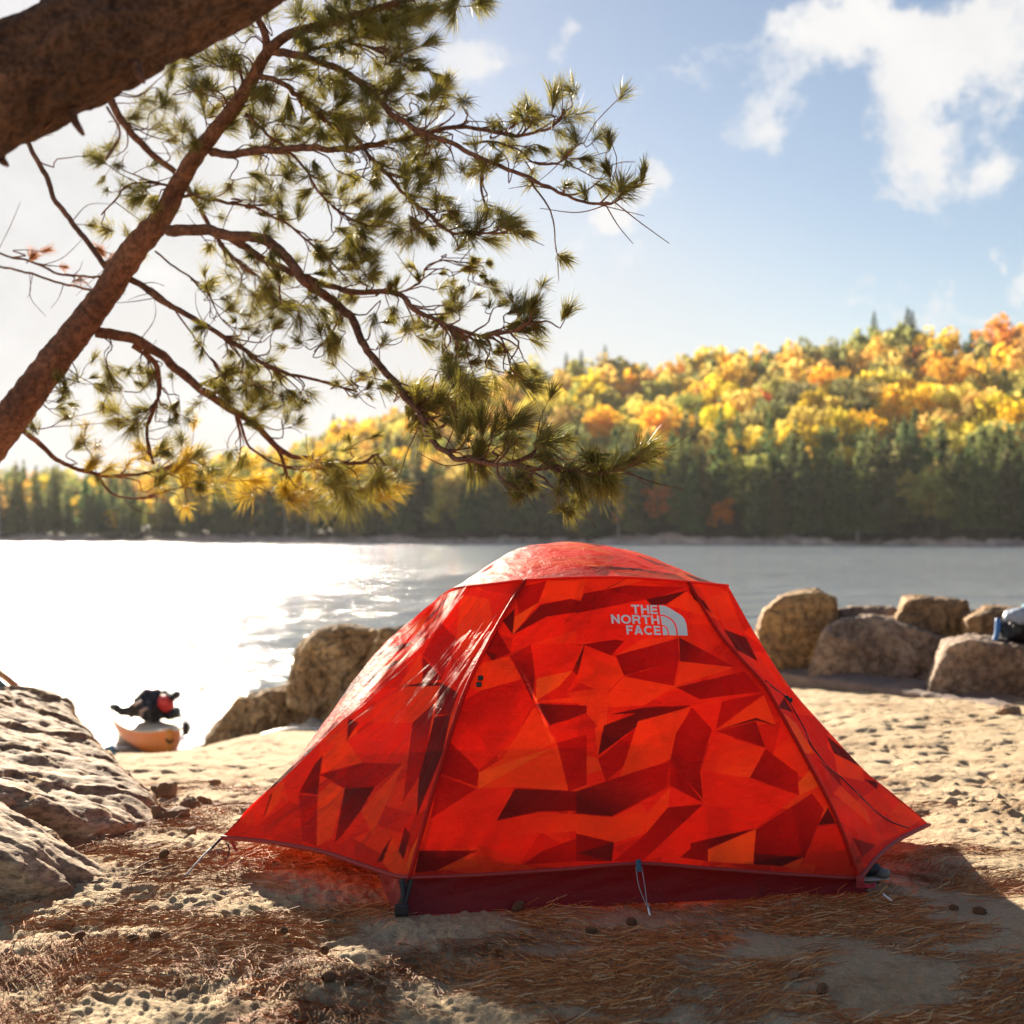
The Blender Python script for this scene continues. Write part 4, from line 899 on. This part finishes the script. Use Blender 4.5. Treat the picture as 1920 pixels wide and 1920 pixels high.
bl = P(208, 1386, 15.5); kayak(np.array([bl[0], bl[1], bl[2] - .40]), math.radians(78), 3.8, .62, .33, m_bk, m_bk, 'pale blue kayak mostly hidden behind the left slab', m_bk, (.12, .28, .48))
# pole / oar leaning behind the slab
oar = empty('oar', P(95, 1345, 8.6)); tag(oar, 'brown wooden oar shaft leaning beyond the left slab', 'oar')
tube_obj('shaft', spline(U([(-160, 1135, 8.3), (0, 1262, 8.45), (95, 1342, 8.6), (130, 1372, 8.7)]), 30), .019, simple('varnished_wood', (.32, .18, .10), .5, .5, .2, 8), oar, 10)
tube_obj('sleeve', spline(U([(-160, 1160, 8.34), (0, 1283, 8.5), (78, 1343, 8.64)]), 20), .021, simple('dark_blue_sleeve', (.03, .08, .14), .6), oar, 8)
pd = empty('paddle', P(560, 1376, 16.0)); tag(pd, 'pale green and white paddle lying flat on the sand before the waterline rocks', 'paddle')
m_pg = simple('pale_green_plastic', (.52, .66, .58), .4); m_wh = simple('white_plastic', (.75, .76, .75), .4)
pp = [P(x, y, Y) for x, y, Y in ((470, 1390, 16.2), (540, 1378, 16.1), (640, 1368, 16.0))]
for q_ in pp: q_[2] = max(q_[2], gz(q_[0], q_[1]) + .03)
tube_obj('shaft', spline(pp, 14), .018, m_wh, pd, 8)
for e, f_ in ((0, 1), (2, 1)):
    c = pp[e]; dr = pp[e] - pp[f_]; dr /= np.linalg.norm(dr); V, N, Fc = hull_remesh([c + dr * a_ + np.array([0, 1, 0]) * b__ * w_ + [0, 0, h_] for a_, w_ in ((0, .03), (.12, .09), (.38, .10), (.48, .05)) for b__ in (-1, 1) for h_ in (-.012, .012)], .012); mesh_obj('blade', V, Fc, m_pg, pd)
# gear on the right boulders
gb = empty('life_jacket', P(1905, 1208, 13.6)); tag(gb, 'piled black and white life jacket with blue strap on the right-edge boulder', 'life jacket'); g0 = np.array(gb.location)
blob('foam_panel', g0 + [.12, 0, .13], (.27, .2, .16), m_black, gb, .5, .16, vox=.02)
blob('white_panel', g0 + [.04, -.06, .26], (.18, .16, .08), simple('white_nylon', (.26, .32, .42), .5), gb, .5, .14, vox=.018)
blob('collar', g0 + [.10, -.02, .345], (.07, .09, .03), simple('teal_nylon', (.10, .35, .45), .5), gb, .4, .1, vox=.012)
tube_obj('strap', spline([g0 + [-.20, -.12, .24], g0 + [-.22, -.15, .12], g0 + [-.25, -.16, .03]], 12), .025, simple('blue_strap', (.03, .18, .5), .5), gb, 8)
blob('lower_panel', g0 + [-.18, -.05, .02], (.2, .14, .05), m_black, gb, .4, .12, vox=.014)

# ------------------------------------------------------------ pine trees overhead
m_bark, t, b, out = mat('pine_bark')
co = t.coords('Object'); n1 = t.noise(co, 9, 8, .7, .8); n2 = t.noise(co, 38, 6, .7)
c = t.ramp(n1, [(.32, (.08, .036, .023)), (.5, (.22, .095, .055)), (.68, (.35, .165, .095))]); c = t.mix(t.ramp(n2, [(.42, .6), (.55, 0)]), c, (.045, .025, .018))
t.l.new(c, b.inputs['Base Color']); b.inputs['Roughness'].default_value = .85; b.inputs['Specular IOR Level'].default_value = .3
t.l.new(t.bump(t.math('ADD', n1, t.math('MULTIPLY', n2, .5)), 1.0, .02), b.inputs['Normal'])
m_ndl, t, b, out = mat('pine_needles')
at = t.new('ShaderNodeAttribute'); at.attribute_name = 'Col'; t.l.new(at.outputs['Color'], b.inputs['Base Color']); b.inputs['Roughness'].default_value = .5; b.inputs['Specular IOR Level'].default_value = .3
tr = t.new('ShaderNodeBsdfTranslucent'); t.l.new(t.mix(1.0, at.outputs['Color'], (1.0, .95, .5), 'MULTIPLY'), tr.inputs[0]); mx = t.new('ShaderNodeMixShader'); mx.inputs[0].default_value = .45
t.l.new(b.outputs[0], mx.inputs[1]); t.l.new(tr.outputs[0], mx.inputs[2]); t.l.new(mx.outputs[0], out.inputs[0])
# leaning trunk close to the camera
tk = empty('pine_tree', (-6, 2.2, 0)); tag(tk, 'thick rough pine trunk leaning across the upper left corner, close to the camera', 'tree')
ax = U([(-2600, 1500, 2.2), (-1500, 1050, 2.4), (-700, 560, 2.6), (-300, 328, 2.75), (-100, 215, 2.82), (30, 148, 2.88), (165, 84, 2.95), (310, 6, 3.02), (500, -95, 3.1), (800, -260, 3.2), (1200, -500, 3.3)])
wp = [300, 270, 245, 232, 222, 216, 210, 200, 190, 175, 150]
axs = spline([list(a_) + [w_ / 2 / F * a_[1]] for a_, w_ in zip(ax, wp)], 420)
V, Fc, _, _ = tube(axs[:, :3], axs[:, 3], 110); V = V[:-2]
cn = np.repeat(axs[:, :3], 110, 0); N = V - cn; N /= np.linalg.norm(N, axis=1)[:, None]
tdir = axs[-1, :3] - axs[150, :3]; tdir /= np.linalg.norm(tdir); al = (V @ tdir)[:, None] * tdir; q_ = V - al * .65
pl_ = fbm(q_[:, 0] * 22, q_[:, 1] * 22, q_[:, 2] * 22, 4, .55); V = V + N * (.010 * pl_ - .018 * np.clip(1 - np.abs(pl_) * 4, 0, 1) ** 2 * .6 + .008 * fbm(V[:, 0] * 5, V[:, 1] * 5, V[:, 2] * 5, 2))[:, None]
m_dark = rock_mat('dark_plated_bark', [(.05, .026, .017), (.14, .068, .04), (.24, .12, .07), (.10, .055, .038)], 7, .012, (1, 1, 1))
mesh_obj('trunk', V, Fc, m_dark, tk)
for (px, py, dx, dy) in ((140, 226, 16, 26), (262, 142, 8, 12), (4, 300, 10, 10)):
    tube_obj('twig_stub', spline(U([(px - 6, py - 22, 2.9), (px, py, 2.86), (px + dx, py + dy, 2.83)]), 8), [.012, .011, .010, .009, .008, .007, .006, .004], m_bark, tk, 6)
for a_ in ([(200, 200, 2.95), (225, 250, 3.0), (198, 300, 3.05)], [(60, 250, 2.95), (85, 240, 2.9), (100, 226, 2.9)]): tube_obj('twig', spline(U(a_), 12), .0028, m_bark, tk, 5)

pt = empty('pine_tree', (-3.2, 7.7, 0)); tag(pt, 'slender reddish pine arching up from the left edge with long tufted boughs', 'tree')
def branch_pts(L, n=None):
    L = [(x, y, Y * .94 if Y > 6.7 else Y, wd) for x, y, Y, wd in L]
    pts = [list(P(x, y, Y)) + [wd / 2 / F * Y] for x, y, Y, wd in L]
    ln = sum(np.linalg.norm(np.array(pts[i + 1][:3]) - np.array(pts[i][:3])) for i in range(len(pts) - 1))
    return spline(pts, n or max(12, int(ln / .03)))
def wdl(L):  # thin helper for evenly tapering branches
    pts, w0, w1, y0, y1 = L; n = len(pts)
    return [(p[0], p[1], y0 + (y1 - y0) * i / (n - 1), w0 + (w1 - w0) * i / (n - 1)) for i, p in enumerate(pts)]
TR = [(-420, 1600, 7.9, 110), (-260, 1300, 7.85, 100), (-120, 1000, 7.8, 90), (-40, 865, 7.75, 82), (20, 785, 7.7, 76), (70, 718, 7.7, 72), (130, 640, 7.65, 66), (195, 555, 7.6, 60), (250, 470, 7.5, 58), (300, 412, 7.45, 50), (332, 352, 7.4, 42), (362, 300, 7.3, 38), (400, 250, 7.2, 35), (440, 200, 7.1, 32), (475, 145, 7.0, 28), (500, 100, 6.9, 25), (540, 66, 6.8, 22), (600, 48, 6.7, 20), (680, 25, 6.6, 17), (760, 0, 6.5, 14), (850, -30, 6.4, 10)]
BR = [
 wdl(([(312, 430), (380, 432), (440, 440), (500, 452), (545, 492), (572, 528), (620, 562), (655, 590), (672, 625), (692, 662), (730, 702), (756, 742), (790, 782), (800, 812), (825, 842), (870, 862), (920, 868), (985, 876), (1060, 880), (1112, 890), (1170, 878)], 22, 5, 7.4, 4.7)),
 wdl(([(430, 442), (470, 470), (510, 495), (560, 515), (600, 530), (660, 545), (745, 550), (772, 575), (830, 605), (900, 628), (960, 622), (1000, 600)], 16, 5, 7.3, 5.6)),
 wdl(([(398, 286), (430, 288), (500, 283), (560, 278), (620, 280), (680, 274), (740, 264), (790, 252), (830, 241), (875, 240), (940, 249), (1000, 251), (1042, 235), (1062, 205)], 16, 4, 7.25, 5.6)),
 wdl(([(505, 95), (560, 105), (600, 117), (644, 135), (690, 165), (720, 200), (764, 233), (804, 252), (855, 273), (910, 299), (965, 321), (1020, 346), (1074, 372), (1129, 383), (1165, 372)], 16, 4, 6.9, 5.2)),
 wdl(([(478, 140), (500, 146), (540, 164), (569, 193), (620, 233), (667, 258), (700, 300), (753, 357), (790, 390), (819, 416), (848, 434), (890, 440), (950, 432)], 12, 4, 7.0, 5.6)),
 wdl(([(180, 622), (230, 630), (262, 640), (300, 665), (340, 700), (390, 740), (440, 770), (480, 800), (520, 840), (560, 858), (620, 862), (680, 866), (705, 850), (722, 870)], 22, 4, 7.7, 7.95)),
 wdl(([(250, 646), (290, 682), (299, 722), (290, 762), (275, 802), (278, 842), (290, 870)], 12, 4, 7.8, 7.9)),
 wdl(([(235, 515), (300, 560), (350, 590), (400, 620), (450, 650), (500, 685), (560, 705), (612, 716), (668, 732)], 13, 4, 7.6, 7.0)),
 wdl(([(32, 800), (70, 830), (100, 855), (130, 874), (180, 889), (240, 891), (300, 882), (350, 862)], 11, 4, 7.8, 8.5)),
 wdl(([(180, 889), (205, 922), (240, 934), (290, 930), (320, 912)], 5, 2.5, 8.3, 8.6)),
 wdl(([(180, 150), (240, 240), (290, 292), (330, 326), (365, 372), (392, 420), (425, 470), (475, 515)], 15, 6, 8.3, 8.3)),
 wdl(([(40, 240), (55, 272), (80, 322), (110, 382), (140, 422), (172, 462), (190, 490), (215, 522)], 9, 11, 8.2, 7.7)),
 wdl(([(-60, 440), (0, 475), (60, 492), (120, 516), (180, 520), (220, 505)], 4, 5, 8.2, 7.7)),
 wdl(([(-60, 486), (0, 500), (60, 515), (130, 536), (185, 545)], 4, 5, 8.3, 7.7)),
 wdl(([(515, 835), (530, 862), (538, 900), (535, 925), (560, 945)], 8, 3, 7.9, 7.95)),
 wdl(([(460, 215), (500, 250), (560, 300), (600, 360), (640, 400), (690, 430)], 7, 3, 7.1, 6.6)),
 wdl(([(330, 350), (290, 342), (245, 345), (215, 372), (190, 402)], 5, 3, 7.4, 7.2)),
 wdl(([(560, 105), (620, 80), (680, 85), (740, 110)], 8, 3, 6.8, 6.4)),
 wdl(([(500, 100), (492, 55), (470, 10), (455, -30)], 16, 10, 6.9, 6.8)),
 wdl(([(600, 545), (640, 580), (620, 630), (590, 660)], 5, 3, 7.0, 7.0)),
 wdl(([(745, 550), (790, 530), (800, 498), (840, 490), (890, 492)], 4, 2.5, 6.4, 6.3)),
 wdl(([(910, 299), (900, 330), (905, 370), (912, 400), (905, 425)], 6, 3, 6.0, 5.9)),
 wdl(([(870, 270), (920, 265), (960, 275), (1000, 305), (1045, 308), (1075, 280)], 5, 3, 6.1, 5.6)),
 wdl(([(440, 770), (455, 810), (470, 840), (520, 870), (560, 880), (610, 880)], 6, 3, 7.85, 7.95)),
 wdl(([(250, 530), (300, 552), (350, 615), (400, 680), (420, 705)], 4, 2.5, 7.6, 7.6)),
 wdl(([(290, 470), (340, 510), (385, 540), (410, 590), (440, 620)], 4, 2, 7.5, 7.4)),
 wdl(([(930, 870), (940, 900), (962, 915), (990, 930)], 4, 2.5, 4.9, 4.75)),
 wdl(([(335, 365), (400, 375), (460, 385), (520, 410), (600, 470), (650, 520)], 7, 3, 7.4, 7.0))]
CLS = """500,20,50 560,15,50 620,20,55 680,30,55 740,20,60 800,15,50 850,5,45 900,8,40 700,70,50 760,70,45 740,110,40 640,90,45 580,90,40 690,0,50 780,40,40 660,50,50 720,40,50 600,60,45
440,30,40 410,90,50 380,110,45 360,160,45 400,170,50 440,120,45 430,180,40 280,190,45 300,230,50 250,220,40 345,235,40 360,250,35 330,120,35
185,300,35 230,345,30 260,370,35 290,390,30 200,430,35 240,440,30 500,180,45 540,200,45 480,220,45 560,240,40 520,260,40 600,210,45 640,190,50 600,150,45 560,130,45 680,190,45 720,150,40 700,230,45 650,260,45 740,150,45
790,180,30 830,170,40 870,190,45 740,220,40 780,290,45 760,270,45 800,320,55 760,330,50 720,310,40 820,300,40 1040,180,50 1060,220,50 990,200,35 975,215,30 1080,260,45 1060,290,35 950,270,30 930,300,45 900,310,40 1000,320,35 1060,350,40 1130,350,40 1165,350,50 920,230,25
540,330,40 480,330,35 430,350,40 390,370,35 470,380,40 520,370,40 560,400,40 610,360,45 650,380,40 580,330,35 660,330,35 640,430,35 690,400,50 730,400,50 740,440,45 700,420,45 680,470,45 650,500,35 660,460,40
900,420,55 950,420,50 985,435,40 880,440,45 850,400,35 800,440,30 845,395,30 920,450,40 600,480,35 620,510,30 500,430,30 470,480,30 430,500,30 400,530,30 450,540,40 480,560,40 500,540,40 520,520,35 460,590,30 420,560,30 560,600,40 540,580,40 600,620,40 640,600,35 590,560,35 620,650,35 560,640,35 520,610,30 660,560,30 480,620,30 700,600,30
745,530,30 850,555,40 830,540,30 930,545,30 920,530,25 770,500,25 890,490,18 970,580,40 1000,590,50 985,620,45 1000,570,40 900,640,35 860,650,35 940,660,35 970,690,30 760,620,30 800,640,40 820,600,30 720,640,30 850,700,30 680,700,25 660,720,25
200,690,45 190,730,35 130,730,30 130,780,40 120,720,25 225,790,40 250,800,45 210,770,30 320,790,30 330,780,25 150,830,35 280,700,30 260,720,25 430,690,35 470,700,40 510,720,35 480,740,40 500,760,45 540,780,40 560,790,30 420,730,35 390,720,30 440,700,30 560,760,35
350,850,40 380,870,40 340,880,40 310,850,35 170,870,35 200,880,30 240,870,30 400,880,40 430,900,45 455,930,45 380,910,40 300,900,35 350,900,40 270,860,30 430,850,35 480,900,40
550,930,45 580,920,50 620,910,55 650,940,55 680,920,50 600,950,45 640,900,50 560,900,40 700,900,50 740,880,40 720,930,40 530,920,35 660,880,40 620,870,35
760,730,50 790,740,55 820,750,50 850,760,50 900,730,55 930,720,50 870,720,45 840,790,55 880,800,60 930,800,65 970,790,60 900,850,50 950,840,60 800,790,45 780,760,45 1020,850,40 1030,870,40 960,910,40 970,930,35 990,900,40 1100,900,50 1130,880,60 1160,870,60 1190,860,45 1110,860,50 1090,920,45 1140,905,50"""
cl = [tuple(float(v_) for v_ in s_.split(',')) for s_ in CLS.split()]
dead = [(85, 470, 28), (190, 470, 32), (120, 500, 20), (150, 520, 25), (60, 480, 20), (205, 490, 25)]
mb_tr = MB(); T_ = branch_pts([(x, y, Y, wd * .86) for x, y, Y, wd in TR], 420)
V, Fc, _, _ = tube(T_[:, :3], T_[:, 3], 28, .10); mesh_obj('trunk', V[:-2], Fc, m_bark, pt)
bpts = [branch_pts(L) for L in BR]
branches = []
rs = np.random.default_rng(3)
for B in bpts:
    B[:, :3] += .010 * np.stack([fbm(B[:, 0] * 9 + k * 7, B[:, 1] * 9, B[:, 2] * 9, 2) for k in range(3)], -1)
allp = []; own = []
for i, B in enumerate(bpts + [T_]):
    X, Yp = proj(B[:, :3]); 
    for k in range(len(B)): allp.append((X[k], Yp[k], B[k, 3])); own.append((i, k))
allp = np.array(allp)
wood_mb = [MB() for _ in range(len(bpts) + 1)]; ndl_mb = [MB() for _ in range(len(bpts) + 1)]
for i, B in enumerate(bpts): add_tube(wood_mb[i], B[:, :3], B[:, 3], 10, .12)
def tuft(mb, c, d, R, n, kind='green', core=.5):
    # needles along the last stretch of the twig, fanning forward
    d = d / np.linalg.norm(d); s_ = rs.uniform(0, 1, n) ** .8; base = c - d * (R * core * s_)[:, None]
    v_ = rs.normal(size=(n, 3)); v_ -= (v_ @ d)[:, None] * d; v_ /= np.linalg.norm(v_, axis=1)[:, None]
    sw = rs.uniform(.6, 1.35); v_ = v_ + rs.normal(size=3) * .5 * rs.uniform(); v_ /= np.linalg.norm(v_, axis=1)[:, None]; sp__ = rs.uniform(.1, sw, n); dr = d * np.cos(sp__)[:, None] + v_ * np.sin(sp__)[:, None]; L = R * rs.uniform(.45, 1.1, n)
    mid = base + dr * (L * .5)[:, None]; tip = base + dr * L[:, None] + np.array([0, 0, -.10]) * (L * rs.uniform(.2, 1.4, n))[:, None]
    wv = np.cross(dr, rs.normal(size=(n, 3))); wv /= np.linalg.norm(wv, axis=1)[:, None]; wd = .0013
    V = np.stack([base, mid + wv * wd, tip, mid - wv * wd], 1).reshape(-1, 3)
    if kind == 'dead': cc = np.array([.42, .17, .06]) * rs.uniform(.6, 1.2, (n, 1))
    else: cc = np.array(kind) * rs.uniform(.65, 1.35, (n, 1)) * np.array([1, 1, 1]) + rs.uniform(0, .03, (n, 1)) * np.array([1, .7, 0])
    mb.add(V, np.arange(4 * n).reshape(-1, 4), np.repeat(np.clip(cc, 0, 1), 4, 0))
trunk_twigs = []
def make_twig(px, py, r, kind=None, jit=.25, thin=1.0):
    dd = np.hypot(allp[:, 0] - px, allp[:, 1] - py) + rs.uniform(0, 18, len(allp)) + np.where(allp[:, 0] > px, 22, 0); j = int(np.argmin(dd)); i, k = own[j]
    k = max(0, k - int(rs.integers(0, 8))); B = (bpts + [T_])[i]; a = B[k, :3]; Y = a[1]
    Yc = Y + rs.uniform(-jit, jit) * (1 if Y > 6 else .5); c = P(px, py, Yc)
    L = np.linalg.norm(c - a); bend = rs.normal(size=3) * L * .16; tang = B[min(k + 3, len(B) - 1), :3] - a; tang = tang / max(np.linalg.norm(tang), 1e-6) * L * .35
    tw = spline([a, a + (c - a) * .3 + tang * .6 + bend * .4, a + (c - a) * .65 + bend + [0, 0, -.06 * L], c], max(8, int(L / .02)))
    tw += .006 * np.stack([fbm(tw[:, 0] * 16 + q__ * 9, tw[:, 1] * 16, tw[:, 2] * 16, 2) for q__ in range(3)], -1)
    if i == len(bpts): wm, nm_ = MB(), MB(); trunk_twigs.append((wm, nm_))
    else: wm, nm_ = wood_mb[i], ndl_mb[i]
    r0 = min(.0045, B[k, 3] * .8) * thin; add_tube(wm, tw, np.linspace(r0, .0018, len(tw)), 5)
    R = r / F * Yc * 1.28; d_ = tw[-1] - tw[-3]; d_ = d_ / max(np.linalg.norm(d_), 1e-6)
    g = float(perlin(px / 90., py / 90., 4.0)); low = (py > 830 and px < 760)
    low = low and rs.uniform() < .5
    base = np.array([.20, .19, .065]) if not low else np.array([.52, .38, .07])  # golden base on low tufts: warm light painted into the needle colour
    kk = kind or tuple(base * (1 + .5 * g) + np.array([.05, .03, 0]) * max(0, g * 1.5))
    tuft(nm_, c, d_ + rs.normal(size=3) * .25, R, int((185 if r > 30 else 135) * rs.uniform(.5, 1.3)), kk)
    if L > .12 and kind is None:
        for _ in range(int(rs.integers(0, 3))):
            q__ = tw[int(len(tw) * rs.uniform(.4, .85))]; e_ = q__ + (d_ + rs.normal(size=3) * .8) * rs.uniform(.04, .09) * Yc / 6
            s2 = spline([q__, (q__ + e_) / 2 + rs.normal(size=3) * .012, e_], 6); add_tube(wm, s2, np.linspace(.0022, .0014, 6), 4)
            if rs.uniform() < .6: tuft(nm_, e_, e_ - q__, R * .85, 80, kk)
for (x, y, r) in cl:
    make_twig(x, y, r)
    if y > 830 and x < 760 and rs.uniform() < .55: continue
    for _ in range(1 + int(rs.uniform() < .5) + int(y < 330 and 400 < x < 860)): make_twig(x + rs.normal() * r * .8, y + rs.normal() * r * .65, r * rs.uniform(.7, 1.0))
for (x, y, r) in dead: make_twig(x, y, r, 'dead')
# fine bare twigs curling off the boughs
for i, B in enumerate(bpts):
    for _ in range(int(len(B) / 7)):
        k = int(rs.integers(3, len(B))); a = B[k, :3]; dirv = rs.normal(size=3) * [1, .6, 1] + [.5, 0, 0]; dirv /= np.linalg.norm(dirv); L = rs.uniform(.08, .30)
        side_ = np.cross(dirv, rs.normal(size=3)); side_ /= np.linalg.norm(side_)
        tw = spline([a, a + dirv * L * .5 + side_ * L * .18, a + dirv * L + side_ * L * rs.uniform(-.1, .3)], 12); add_tube(wood_mb[i], tw, np.linspace(.0026, .0012, 12), 4)
for i in range(len(bpts)):
    b_o = wood_mb[i].build('branch', m_bark, pt)
    if ndl_mb[i].V:
        ndl_mb[i].build('needles', m_ndl, b_o, smooth=False)
for wm, nm_ in trunk_twigs:
    b_o = wm.build('branch', m_bark, pt); nm_.build('needles', m_ndl, b_o, smooth=False)

# ------------------------------------------------------------ fallen needles (stuff), pine cones
m_lit, t, b, out = mat('fallen_needles'); at = t.new('ShaderNodeAttribute'); at.attribute_name = 'Col'; t.l.new(at.outputs['Color'], b.inputs['Base Color']); b.inputs['Roughness'].default_value = .7; b.inputs['Specular IOR Level'].default_value = .2
n = 115000; rl = np.random.default_rng(21)
yy = 3.0 + rl.uniform(0, 1, n) ** 1.3 * 4.6; xx = rl.uniform(-.42, .42, n) * yy
dn = fbm(xx * 1.7 + 3, yy * 2.4, 7.0, 4, .6) + .12 * (yy < 4.9) - .35 * sstep(4.9, 6.2, yy) * (xx > -.9) + .15 * (xx < -1.0) * (yy > 4.6)
keep = rl.uniform(-.12, .42, n) < dn * 1.0 - .02; xx, yy = xx[keep], yy[keep]; n = len(xx)
ang = fbm(xx * 1.1, yy * 1.1, 2.0, 2) * 3.0 + rl.normal(size=n) * .55; L = rl.uniform(.04, .11, n); cv = rl.normal(size=n) * .012
up_ = np.where(rl.uniform(size=n) < .07, rl.uniform(.01, .035, n), rl.uniform(0, .006, n))
dx, dy = np.cos(ang), np.sin(ang) * .8; nx, ny = -dy, dx; wd = .0011
pts = []
for k_, f_ in enumerate((-.5, 0, .5)):
    X = xx + dx * L * f_ + nx * cv * (1 - abs(2 * f_)); Yv = yy + dy * L * f_ + ny * cv * (1 - abs(2 * f_)); Z = G(X, Yv) + .003 + rl.uniform(0, .004, n) + up_ * (f_ + .5)
    for sgn in (-1, 1): pts.append(np.stack([X + nx * wd * sgn, Yv + ny * wd * sgn, Z + (wd if sgn > 0 else 0)], -1))
V = np.stack(pts, 1).reshape(-1, 3); bi = np.arange(n)[:, None] * 6
Fc = np.concatenate([bi + [0, 1, 3, 2], bi + [2, 3, 5, 4]])
pal_ = np.array([(.36, .13, .04), (.48, .18, .055), (.26, .09, .03), (.58, .30, .12), (.70, .50, .28)]); pc = pal_[rl.choice(5, n, p=[.32, .28, .2, .13, .07])] * rl.uniform(.75, 1.2, (n, 1))
lit = mesh_obj('pine_needle_litter', V, Fc, m_lit, smooth=False, col=np.repeat(pc, 6, 0)); lit['kind'] = 'stuff'; lit['label'] = 'reddish brown fallen pine needles strewn over the sand'
# pine cones
m_cone = simple('pine_cone', (.19, .10, .055), .8, .3, .4, 60, .004)
def cone_mesh():
    mb = MB(); n_ = 70
    body = np.array([(0, 0, z_) for z_ in np.linspace(0, .045, 10)]); add_tube(mb, body, .013 * np.sin(np.linspace(.35, 2.9, 10)) ** .7, 10)
    for i in range(n_):
        z_ = i / n_ * .043; r_ = .021 * math.sin(.35 + z_ / .045 * 2.5) ** .7; a = i * 2.39996
        o_ = np.array([math.cos(a), math.sin(a), 0]); s_ = np.array([-o_[1], o_[0], 0]); c_ = o_ * r_ + [0, 0, z_ + .004]; i_ = o_ * .006 + [0, 0, z_]
        wv = .0055; V = [i_ - s_ * .002, i_ + s_ * .002, c_ + s_ * wv, c_ - s_ * wv, i_ - s_ * .002 - [0, 0, .002], i_ + s_ * .002 - [0, 0, .002], c_ + s_ * wv - [0, 0, .004], c_ - s_ * wv - [0, 0, .004]]
        mb.add(V, [(0, 1, 2, 3), (7, 6, 5, 4), (3, 2, 6, 7), (0, 3, 7, 4), (1, 5, 6, 2)])
    return mb.build('pine_cone', m_cone, None, smooth=False)
proto = cone_mesh()
CON = [(300, 1612, 'dark open cone on the needles left of the tent tip'), (140, 1762, 'upright dark cone at the head of the long branch shadow'), (112, 1670, 'small dark cone near the lower slab lobe'), (238, 1764, 'cone lying just right of the upright dark one'), (534, 1750, 'cone on needles left of the front tent corner'), (612, 1790, 'cone on the sunlit strip below the tent corner'), (660, 1842, 'left cone of the trio below the tent corner'), (680, 1856, 'middle cone of the trio, largest'), (724, 1858, 'right cone of the trio below the tent corner'), (1176, 1733, 'cone in the tent shade left of the middle peg'), (1120, 1752, 'flattened cone in the shade below left of the peg'), (962, 1712, 'cone touching the bottom of the tent floor'), (606, 1842, 'half-buried cone left of the trio'), (1780, 1706, 'cone in the shade below the right tent corner'), (1824, 1712, 'small cone right of the one below the right tent corner'), (280, 1764, 'little cone beside the branch shadow'), (1430, 1680, 'dark debris-like cone by the tent floor edge'), (1540, 1870, 'shaded cone low in the right foreground')]
for i, (px, py, lab) in enumerate(CON):
    Y = 1.15 * F / (py - HOR)
    for _ in range(5): g = P(px, py, Y); Y = (CH - gz(g[0], Y)) * F / (py - HOR)
    g = P(px, py, Y); o = proto if i == 0 else proto.copy()
    if i: COL.objects.link(o)
    o.location = (g[0], g[1], gz(g[0], g[1]) + .012); o.rotation_euler = (random.uniform(.9, 1.7), random.uniform(-.4, .4), random.uniform(0, 6.3)); k_ = random.uniform(.5, .85); o.scale = (k_ * .85, k_ * .85, k_ * 1.15)
    tag(o, lab, 'pine cone', 'pine cones on the sand')
# fallen sticks
m_st = simple('dry_stick', (.22, .13, .08), .8, .3, .3, 20, .003)
for pts_, r_, lab in (([(170, 1660), (260, 1645), (330, 1632)], .004, 'thin dry stick lying beside the lower slab lobe'), ([(250, 1640), (285, 1625), (315, 1618)], .003, 'short dry stick near the guy line'), ([(985, 1865), (1020, 1890), (1050, 1925)], .003, 'curved dry stick at the bottom middle of the sand')):
    L = []
    for (px, py) in pts_:
        Y = 1.15 * F / (py - HOR); g = P(px, py, Y); L.append((g[0], Y, gz(g[0], Y) + .008))
    tag(tube_obj('stick', spline(L, 16), r_, m_st, None, 6), lab, 'stick')

# ------------------------------------------------------------ haze
m_hz = bpy.data.materials.new('haze'); m_hz.use_nodes = True; t = NT(m_hz.node_tree); m_hz.node_tree.nodes.remove(m_hz.node_tree.nodes['Principled BSDF'])
pv = t.new('ShaderNodeVolumePrincipled'); pv.inputs['Color'].default_value = (.93, .95, 1, 1); pv.inputs['Density'].default_value = 0.00006; pv.inputs['Anisotropy'].default_value = 0.3
t.l.new(pv.outputs[0], m_hz.node_tree.nodes['Material Output'].inputs['Volume'])
x0, x1, y0, y1, z0, z1 = -1000, 1000, -80, 1400, -14, 105
hb = mesh_obj('haze', [(x0, y0, z0), (x1, y0, z0), (x1, y1, z0), (x0, y1, z0), (x0, y0, z1), (x1, y0, z1), (x1, y1, z1), (x0, y1, z1)], [(0, 3, 2, 1), (4, 5, 6, 7), (0, 1, 5, 4), (1, 2, 6, 5), (2, 3, 7, 6), (3, 0, 4, 7)], m_hz, smooth=False); hb['kind'] = 'stuff'; hb['label'] = 'thin pale air haze over the lake'
